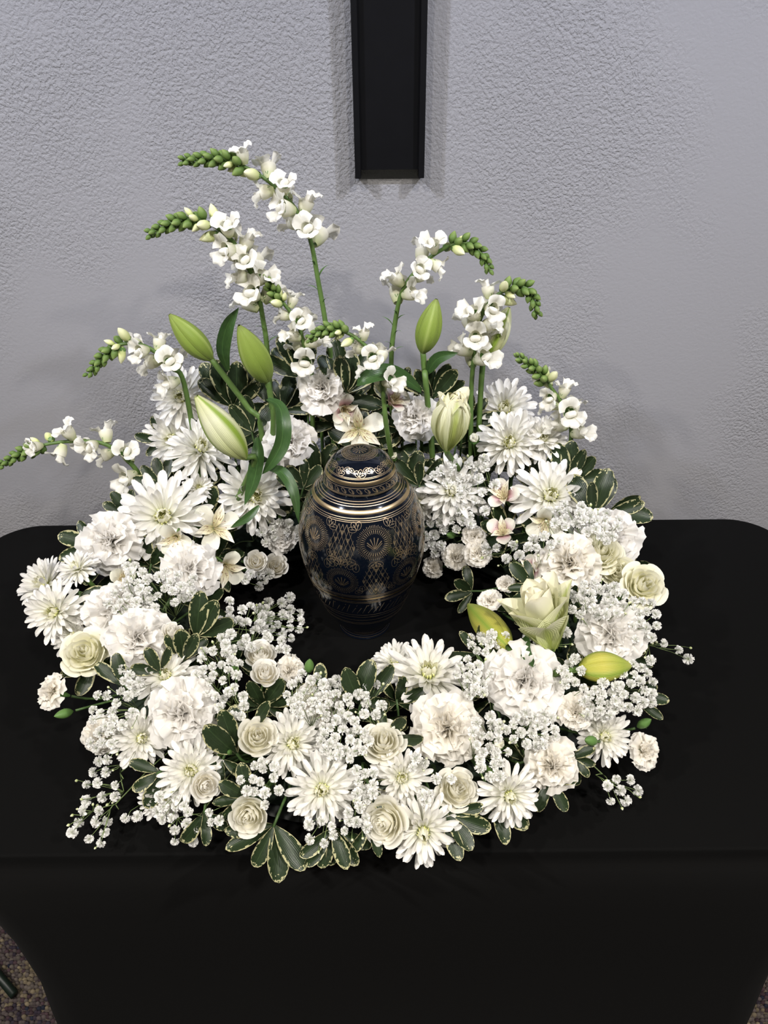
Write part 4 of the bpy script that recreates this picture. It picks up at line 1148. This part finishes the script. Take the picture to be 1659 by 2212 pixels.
MUMS = [  # px, py, d, tx, ty, lift, label
    (394, 858, 138, -.25, .1, .0, 'upper left chrysanthemum just below a snapdragon, topmost on its side'),
    (376, 952, 140, -.35, .15, -.01, 'left chrysanthemum half hidden behind the one beside the opening lily bud'),
    (434, 972, 150, .05, .55, .02, 'left chrysanthemum tilted upward right below the opening lily bud'),
    (354, 1117, 196, -.1, .12, .012, 'largest chrysanthemum with a green centre, at the upper left'),
    (548, 1070, 168, .15, -.05, .0, 'shaded chrysanthemum immediately left of the urn lid'),
    (430, 1054, 72, .0, .2, .0, 'small yellowish chrysanthemum behind the largest one'),
    (100, 1262, 130, -.75, .35, .0, 'upper of the two leftmost chrysanthemums overhanging the black table'),
    (120, 1322, 140, -.45, .0, .015, 'lower of the two leftmost chrysanthemums overhanging the black table'),
    (168, 1228, 92, -.6, .75, .018, 'small chrysanthemum seen from the side showing its green calyx, at the left'),
    (160, 1372, 112, -.3, -.2, -.02, 'chrysanthemum peeking out under the two leftmost ones'),
    (358, 1462, 142, -.1, .35, .0, 'chrysanthemum behind the big carnation at the left front'),
    (305, 1594, 126, .15, -.05, .0, 'chrysanthemum low on the left below the big carnation'),
    (414, 1664, 146, -.1, -.05, .01, 'front left chrysanthemum with a small carnation sitting on its petals'),
    (352, 1722, 112, -.2, -.4, -.01, 'greenish chrysanthemum under the front left one'),
    (630, 1606, 144, .2, .05, .006, 'chrysanthemum right of the front left cream rose'),
    (696, 1704, 160, .0, -.1, .012, 'full chrysanthemum at the very front centre'),
    (868, 1680, 132, .05, .0, .004, 'chrysanthemum right below the middle cream rose'),
    (914, 1792, 160, .05, -.45, .012, 'frontmost drooping chrysanthemum hanging over the table edge'),
    (925, 1458, 186, .05, .6, .0, 'large chrysanthemum facing up at the inner edge in front of the urn'),
    (855, 1432, 110, -.3, .7, -.012, 'chrysanthemum left behind the large one in front of the urn'),
    (1098, 1716, 142, .25, -.35, .014, 'drooping chrysanthemum at the front right below two carnations'),
    (1304, 1590, 122, .3, -.1, .0, 'right chrysanthemum below the dense baby’s breath'),
    (1089, 886, 148, .1, .35, .0, 'topmost of the three clustered chrysanthemums on the right'),
    (1102, 956, 146, -.05, .1, .02, 'lower left of the three clustered chrysanthemums on the right'),
    (1171, 948, 106, .2, .2, .03, 'smallest of the three clustered chrysanthemums on the right'),
    (1188, 1072, 170, .1, .2, .008, 'large green-centred chrysanthemum at the right beside glossy leaves'),
    (977, 1058, 156, .0, .0, .0, 'shaded chrysanthemum right of the urn behind baby’s breath'),
    (905, 1085, 90, -.2, -.1, -.01, 'chrysanthemum mostly hidden behind the right shoulder of the urn'),
]
for (px, py, d, tx, ty, lf, lab) in MUMS: mum(lab, px, py, d, tx, ty, lf)

CARNS = [
    (697, 838, 116, .05, .35, .0, 'w', 'top carnation above the urn, left of the alstroemeria'),
    (900, 900, 100, -.1, .1, -.01, 'w', 'carnation left of the half-open double lily at the top'),
    (627, 952, 114, .1, .05, -.005, 'w', 'carnation behind the curling lily leaf left of the urn lid'),
    (242, 1168, 140, -.25, .25, .006, 'w', 'carnation beside the far left table corner'),
    (408, 1230, 134, .0, .2, .008, 'w', 'carnation below the alstroemeria left of the urn'),
    (248, 1318, 130, -.2, .25, .0, 'w', 'carnation veiled by baby’s breath, behind the one beside the yellowish rose'),
    (298, 1380, 138, -.1, .15, .016, 'w', 'carnation right of the yellowish rose on the left'),
    (396, 1538, 154, .0, .0, .018, 'w', 'big ruffled carnation at the left front'),
    (690, 1520, 110, .0, .2, -.01, 'i', 'carnation buried in baby’s breath at the front centre'),
    (965, 1572, 156, .05, .1, .012, 'i', 'ruffled carnation directly in front of the upward facing chrysanthemum'),
    (1130, 1472, 170, .05, .15, .012, 'w', 'largest carnation, left of the lying lily bud on the right'),
    (1318, 1368, 146, .2, .2, .008, 'w', 'carnation on the right between the open lily and the table'),
    (1232, 1216, 142, .0, .2, .008, 'i', 'ivory carnation right above the open lily'),
    (1315, 1160, 136, .25, .25, .0, 'w', 'carnation at the far right beside the black table edge'),
    (1190, 1652, 120, .15, -.1, .006, 'i', 'carnation at the front right corner of the wreath'),
    (216, 1588, 84, -.4, -.1, -.005, 'i', 'half hidden carnation at the lower left edge'),
    (612, 1160, 76, .3, -.1, -.01, 'w', 'shaded carnation touching the left side of the urn'),
]
for (px, py, d, tx, ty, lf, tone, lab) in CARNS: carnation(lab, px, py, d, tx, ty, lf, tone)

SPRAY = [
    (114, 1494, 82, -1.0, .25, .01, .15, 'small carnation seen from the side at the far left edge'),
    (1242, 1538, 84, .1, .1, .012, .1, 'small carnation below the lying lily bud'),
    (1390, 1622, 82, .7, -.05, .01, .1, 'small carnation seen from the side at the far right edge'),
    (1031, 1194, 66, .1, .1, .01, .1, 'small carnation low right of the urn'),
    (984, 1202, 62, -.2, .1, .0, .15, 'small shaded carnation next to the one low right of the urn'),
    (935, 1226, 50, -.5, .0, .0, .2, 'tiny carnation close to the right side of the urn'),
    (1058, 1298, 54, -.2, .3, .01, .25, 'small carnation left of the open lily above the green bud'),
    (1092, 1262, 44, -.1, .5, .01, .25, 'tiny carnation touching the left tepal of the open lily'),
    (1024, 1158, 56, .0, .4, .0, .15, 'small carnation above the others low right of the urn'),
    (626, 1446, 66, .5, .0, .008, .2, 'pale open small carnation at the inner edge left of a green bud'),
]
for (px, py, d, tx, ty, lf, cl, lab) in SPRAY: spray_carnation(lab, px, py, d, tx, ty, lf, 'i', None, cl)
MINI = [
    (372, 1366, 44, .15, .9, .03, 'closed white round bud right of the carnation beside the yellowish rose', 1.25),
    (553, 1213, 48, -.1, .3, .012, 'left of the two tiny rosette blooms below the left side of the urn', 1),
    (596, 1222, 52, .1, .2, .012, 'right of the two tiny rosette blooms below the left side of the urn', 1),
    (562, 1414, 70, .0, .7, .016, 'upper of the two cream rosettes below the baby’s breath cloud', .8),
    (573, 1454, 60, .05, .5, .02, 'lower of the two cream rosettes below the baby’s breath cloud', 1),
    (444, 1697, 66, .2, -.1, .03, 'cream rosette sitting on the front left chrysanthemum', .9),
]
for (px, py, d, tx, ty, lf, lab, hz) in MINI:
    rose(lab, px, py, d, tx, ty, lf, 'i', 'spray carnation', 0, 'rosette_carnation', 'small cream rosettes', hz)
ROSES = [
    (556, 1592, 84, .1, .25, .03, 'c', 0, 'cream rose at the front left beside the single broad leaf'),
    (828, 1602, 100, .05, .5, .022, 'c', 1, 'open cream rose in the middle of the front'),
    (988, 1704, 94, .25, .2, .01, 'c', 1, 'cream rose right of the front chrysanthemums'),
    (830, 1776, 108, -.4, -.25, .024, 'c', 1, 'cream rose turned away beside the frontmost chrysanthemum'),
    (538, 1762, 84, -.2, -.3, .034, 'c', 0, 'faded cream rose turned down at the low front left'),
    (184, 1408, 108, -.35, .2, .01, 'y', 1, 'yellowish rose at the left edge below the chrysanthemums'),
    (1390, 1264, 104, .4, .2, .01, 'y', 1, 'pale yellow rose at the right edge standing out over the black table'),
    (1300, 1192, 100, .3, .4, .012, 'y', 1, 'pale yellow rose between two carnations on the right'),
    (1338, 1238, 74, -.1, .3, -.004, 'y', 0, 'pale yellow rose half hidden left of the one at the right edge'),
]
for (px, py, d, tx, ty, lf, tone, ou, lab) in ROSES: rose(lab, px, py, d, tx, ty, lf, tone, 'rose', ou)

ALS = [
    (775, 928, 104, .05, -.1, .02, 0, False, 1.0, 'alstroemeria facing forward right above the urn lid'),
    (742, 884, 78, .5, -.3, .012, .35, True, 2.0, 'alstroemeria turned sideways below the top carnation'),
    (848, 868, 82, .7, .6, .012, .4, True, .3, 'pinkish trumpet alstroemeria opening to the right above the urn'),
    (466, 1138, 100, .2, .2, .02, 0, False, .5, 'alstroemeria right of the largest chrysanthemum'),
    (378, 1164, 84, -.2, -.5, .03, .2, False, 2.6, 'greenish cream alstroemeria drooping below the largest chrysanthemum'),
    (488, 1226, 92, .3, -.5, .016, .2, False, 1.6, 'alstroemeria hanging right of the carnation left of the urn'),
    (1088, 1072, 86, -.3, .5, .008, .35, True, .8, 'blush alstroemeria left of the far right chrysanthemum'),
    (1178, 1128, 84, -.1, -.5, .03, .2, False, 2.2, 'alstroemeria drooping below the far right chrysanthemum'),
    (1086, 1150, 80, -.1, .4, .008, .35, True, 1.4, 'striped pink-throated alstroemeria above the small carnations right of the urn'),
    (1150, 1228, 66, -.8, .1, .006, .2, True, 0.4, 'striped alstroemeria squeezed left of the ivory carnation'),
    (268, 1252, 76, -.1, .1, .004, .5, False, .9, 'pale greenish alstroemeria petals behind baby’s breath on the left'),
]
for (px, py, d, tx, ty, lf, op, bl, sp_, lab) in ALS: alstroemeria(lab, px, py, d, tx, ty, lf, op, bl, sp_)

# lilies
t, M = lily_bud('green lily bud leaning left above the upper left chrysanthemum', (366, 679), (457, 776), 54, .13, .12, 'g', [(495, 826, .13), (535, 880, .13), (565, 935, .13)])
t, M = lily_bud('green lily bud in front of the tall leaf, right of the leaning bud', (516, 703), (578, 824), 62, .12, .10, 'g', [(585, 860, .12), (590, 930, .12)])
strap_leaf(t, M, [at_y(492, 800, .14), at_y(480, 755, .14), at_y(490, 705, .14), at_y(516, 664, .15)], 34, face=(.5, 0, 0))
strap_leaf(t, M, [at_y(578, 862, .11), at_y(603, 878, .09), at_y(611, 920, .07), at_y(606, 962, .06), at_y(585, 1000, .05), at_y(566, 1025, .05)], 36, face=(.5, 0, .2))
strap_leaf(t, M, [at_y(556, 945, .08), at_y(558, 985, .06), at_y(548, 1040, .05), at_y(528, 1092, .04)], 34, face=(-.4, 0, 0))
strap_leaf(t, M, [at_y(576, 1012, .07), at_y(608, 1020, .05), at_y(634, 1062, .03), at_y(646, 1132, .01)], 26, face=(0, 0, .7))
strap_leaf(t, M, [at_y(560, 1092, .04), at_y(535, 1118, .03), at_y(498, 1140, .03)], 18)
t, M = lily_bud('green lily bud standing upright on the right of the centre', (943, 646), (913, 762), 56, .14, .14, 'g', [(917, 800, .14), (922, 850, .13)])
strap_leaf(t, M, [at_y(910, 845, .13), at_y(872, 818, .11), at_y(830, 806, .09), at_y(790, 818, .08), at_y(770, 834, .08)], 40, face=(0, 0, .5))
strap_leaf(t, M, [at_y(922, 808, .14), at_y(945, 775, .13), at_y(990, 762, .12)], 26)
t, M = lily_bud('pale green lily bud behind the bent snapdragon on the right', (1100, 664), (1048, 772), 56, .17, .17, 'p', [(1040, 820, .16)])
t, M = lily_bud('opening lily bud with green ribs beside the upper left chrysanthemums', (424, 856), (530, 990), 70, .045, .03, 'h', [(545, 1010, .06)])
t, M = lily_bud('yellow-green lily bud beside the opening, left of the open lily', (1012, 1306), (1098, 1398), 64, 0, 0, 'y', ground=True, lift=.05)
t, M = lily_bud('yellow-green lily bud lying on the right below a carnation', (1364, 1438), (1250, 1446), 66, 0, 0, 'y', ground=True, lift=.04)
t, M = lily('half-open double lily standing at the top right of the urn', (964, 972), (984, 845), .07, .05, openness=0, n_in=14, w=.9)
t, M = lily('open cream double lily at the right of the opening', (1192, 1402), (1152, 1272), ground=True, openness=1, n_in=15)
strap_leaf(t, M, [at_mound(1138, 1375, .03), at_mound(1134, 1405, .035), at_mound(1158, 1446, .035)], 26)

# snapdragons
snapdragon('tallest snapdragon arching left below the black cross', [(716, 790), (702, 690), (687, 605), (672, 525), (650, 470), (612, 420), (555, 375), (485, 345), (394, 346)], (.17, .15), .46, .80, 12, 22, .027, 7)
snapdragon('second tallest snapdragon arching left with dense white florets', [(578, 765), (568, 690), (555, 625), (525, 555), (490, 508), (440, 478), (385, 478), (323, 505)], (.16, .13), .24, .74, 17, 20, .028, 2)
snapdragon('snapdragon curving down to the left above the upper left chrysanthemum', [(398, 830), (372, 795), (338, 762), (300, 744), (258, 745), (222, 772), (192, 810)], (.13, .10), .06, .62, 9, 18, .026)
snapdragon('lowest snapdragon reaching left to the edge of the picture', [(315, 1045), (272, 990), (228, 960), (175, 953), (110, 958), (58, 974), (2, 1004)], (.11, .07), .10, .72, 11, 18, .026)
snapdragon('short snapdragon between the right lily bud and the tallest stem', [(672, 800), (655, 740), (642, 695), (612, 655), (590, 628), (572, 600)], (.15, .14), .10, .72, 9, 13, .025)
snapdragon('snapdragon bending left over the top carnation', [(836, 930), (829, 865), (822, 810), (806, 770), (780, 738), (742, 716), (704, 712), (668, 732)], (.10, .09), .28, .76, 9, 18, .024)
snapdragon('snapdragon right of the tallest one arching to the right', [(845, 790), (853, 700), (869, 630), (902, 582), (948, 543), (1002, 524), (1040, 548), (1059, 588)], (.17, .15), .34, .74, 10, 18, .026, 7)
snapdragon('snapdragon with a drooping green tip above the right chrysanthemums', [(1018, 850), (1024, 770), (1032, 705), (1058, 652), (1100, 624), (1142, 626), (1160, 680)], (.15, .12), .18, .70, 13, 18, .028)
snapdragon('rightmost snapdragon leaning left with a green tip', [(1232, 960), (1226, 895), (1194, 842), (1162, 802), (1117, 770)], (.12, .11), .10, .66, 9, 15, .027)

# buds
mum_bud('opened yellow-tipped bud left of the three clustered chrysanthemums', 1024, 946, 38, .0, .2, .02)
mum_bud('small round bud just right of the urn lid', 850, 984, 30, .1, .7, .0)
mum_bud('round folded bud right of the ruffled front carnation', 1078, 1606, 44, .1, .2, .012)
green_bud('green bud pointing left under the small carnation at the far left edge', 137, 1542, 46, -.9, -.25)
green_bud('green bud at the right edge above the small side-seen carnation', 1392, 1562, 44, .9, .5)
green_bud('green pointed bud at the inner edge right of the pale small carnation', 668, 1438, 46, .1, 1.0, .02)
green_bud('green bud left of the two cream rosettes', 508, 1444, 38, -.1, .9, .02)
green_bud('round green bud left of the front left cream rose', 496, 1625, 26, .0, .1, .015)
green_bud('green bud lying left of the right chrysanthemum', 1276, 1600, 48, -.7, .1, .03)
green_bud('green bud low right of the urn above the small carnations', 974, 1156, 34, -.7, .1, .01)

GYPS = [  # cx, cy, rx, ry, n, buds, loose, label tail
    (291, 1250, 30, 38, 9, 1, 0, 'over the pale alstroemeria at the left'),
    (368, 1268, 58, 46, 16, 2, 0, 'under the carnation left of the urn'),
    (285, 1308, 52, 40, 12, 2, 0, 'lying on the veiled carnation at the left'),
    (520, 1350, 62, 56, 22, 3, 0, 'forming the left half of the cloud beside the opening'),
    (605, 1345, 52, 60, 22, 3, 0, 'forming the right half of the cloud beside the opening'),
    (470, 1450, 50, 56, 20, 2, 0, 'right of the big left carnation'),
    (276, 1470, 26, 30, 7, 1, 0, 'below the big leaf under the yellowish rose'),
    (245, 1535, 52, 45, 13, 2, 0, 'above the half hidden carnation at the lower left'),
    (222, 1610, 30, 38, 8, 1, 0, 'over the half hidden carnation at the lower left'),
    (215, 1700, 46, 36, 8, 5, 1, 'loosely spreading over the black cloth at the lower left'),
    (196, 1786, 42, 42, 9, 6, 1, 'farthest out on the black cloth at the lower left'),
    (284, 1764, 16, 10, 3, 1, 1, 'as a tiny tuft on the cloth below the lower left edge'),
    (366, 1750, 42, 34, 9, 2, 0, 'over the greenish chrysanthemum at the front left'),
    (405, 1795, 36, 34, 6, 4, 1, 'hanging down at the front left edge'),
    (464, 1764, 18, 20, 3, 1, 0, 'right below the front left chrysanthemum'),
    (562, 1692, 48, 48, 13, 1, 0, 'below the front left cream rose'),
    (602, 1152, 46, 24, 10, 1, 0, 'at the left side of the urn'),
    (557, 1252, 34, 20, 6, 1, 0, 'under the tiny rosettes left of the urn'),
    (502, 1524, 32, 32, 7, 2, 0, 'between the big left carnation and the broad round leaf'),
    (665, 1500, 46, 48, 18, 2, 0, 'left part of the dense front centre cloud'),
    (722, 1512, 42, 52, 18, 2, 0, 'right part of the dense front centre cloud'),
    (745, 1595, 56, 46, 24, 1, 0, 'below the dense front centre cloud'),
    (802, 1512, 36, 40, 8, 3, 0, 'by the upright leaves at the inner edge'),
    (788, 1694, 28, 48, 10, 1, 0, 'right of the full front chrysanthemum'),
    (694, 1802, 34, 34, 6, 1, 0, 'under the full front chrysanthemum'),
    (768, 1776, 30, 36, 7, 4, 0, 'over the front centre leaf fan'),
    (925, 1720, 16, 16, 3, 0, 0, 'atop the frontmost chrysanthemum'),
    (958, 1682, 18, 8, 2, 1, 0, 'on the cream rose right of the front chrysanthemums'),
    (905, 1650, 24, 14, 3, 2, 0, 'between the middle rose and the ruffled carnation'),
    (1022, 1462, 38, 42, 14, 2, 0, 'right of the chrysanthemum in front of the urn'),
    (1036, 1390, 26, 24, 6, 1, 0, 'in front of the yellow-green bud beside the opening'),
    (1056, 1595, 36, 56, 14, 2, 0, 'right of the ruffled front carnation'),
    (965, 1060, 48, 62, 16, 2, 0, 'over the shaded chrysanthemum right of the urn'),
    (1030, 1050, 42, 62, 15, 3, 0, 'left of the far right chrysanthemum'),
    (975, 1125, 54, 24, 11, 2, 0, 'below the shaded chrysanthemum right of the urn'),
    (935, 1178, 24, 28, 6, 0, 0, 'touching the right side of the urn'),
    (1085, 1192, 42, 26, 5, 3, 1, 'under the striped alstroemeria'),
    (1300, 1138, 42, 34, 13, 2, 0, 'over the carnation at the far right'),
    (1232, 1112, 50, 30, 13, 4, 0, 'on the large right chrysanthemum'),
    (1290, 1296, 64, 40, 24, 3, 0, 'between the open lily and the rose at the right edge'),
    (1388, 1340, 32, 52, 13, 4, 0, 'at the right edge beside a carnation'),
    (1445, 1415, 46, 28, 4, 6, 1, 'reaching far right over the black cloth'),
    (1372, 1490, 40, 56, 19, 3, 0, 'at the right edge below the lying lily bud'),
    (1298, 1510, 50, 42, 20, 2, 0, 'below the lying lily bud'),
    (1234, 1455, 24, 34, 7, 1, 0, 'left of the lying lily bud'),
    (1152, 1576, 60, 38, 22, 3, 0, 'below the largest carnation'),
    (1066, 1645, 38, 36, 9, 1, 0, 'above the drooping chrysanthemum at the front right'),
    (1345, 1708, 36, 34, 10, 3, 1, 'lying out on the cloth at the lower right'),
    (1066, 1370, 28, 36, 7, 2, 0, 'over the yellow-green bud left of the open lily'),
    (1190, 1372, 52, 26, 5, 2, 1, 'in front of the open lily'),
    (1172, 1172, 36, 24, 6, 2, 0, 'above the ivory carnation'),
]
for (cx, cy, rx, ry, n, bd, lo, lab) in GYPS: gyp("baby’s breath " + lab if not lab.startswith(('left part', 'right part')) else "baby’s breath, " + lab, cx, cy, rx, ry, n, bd, loose=bool(lo), lift=(.03 if not lo else .006))
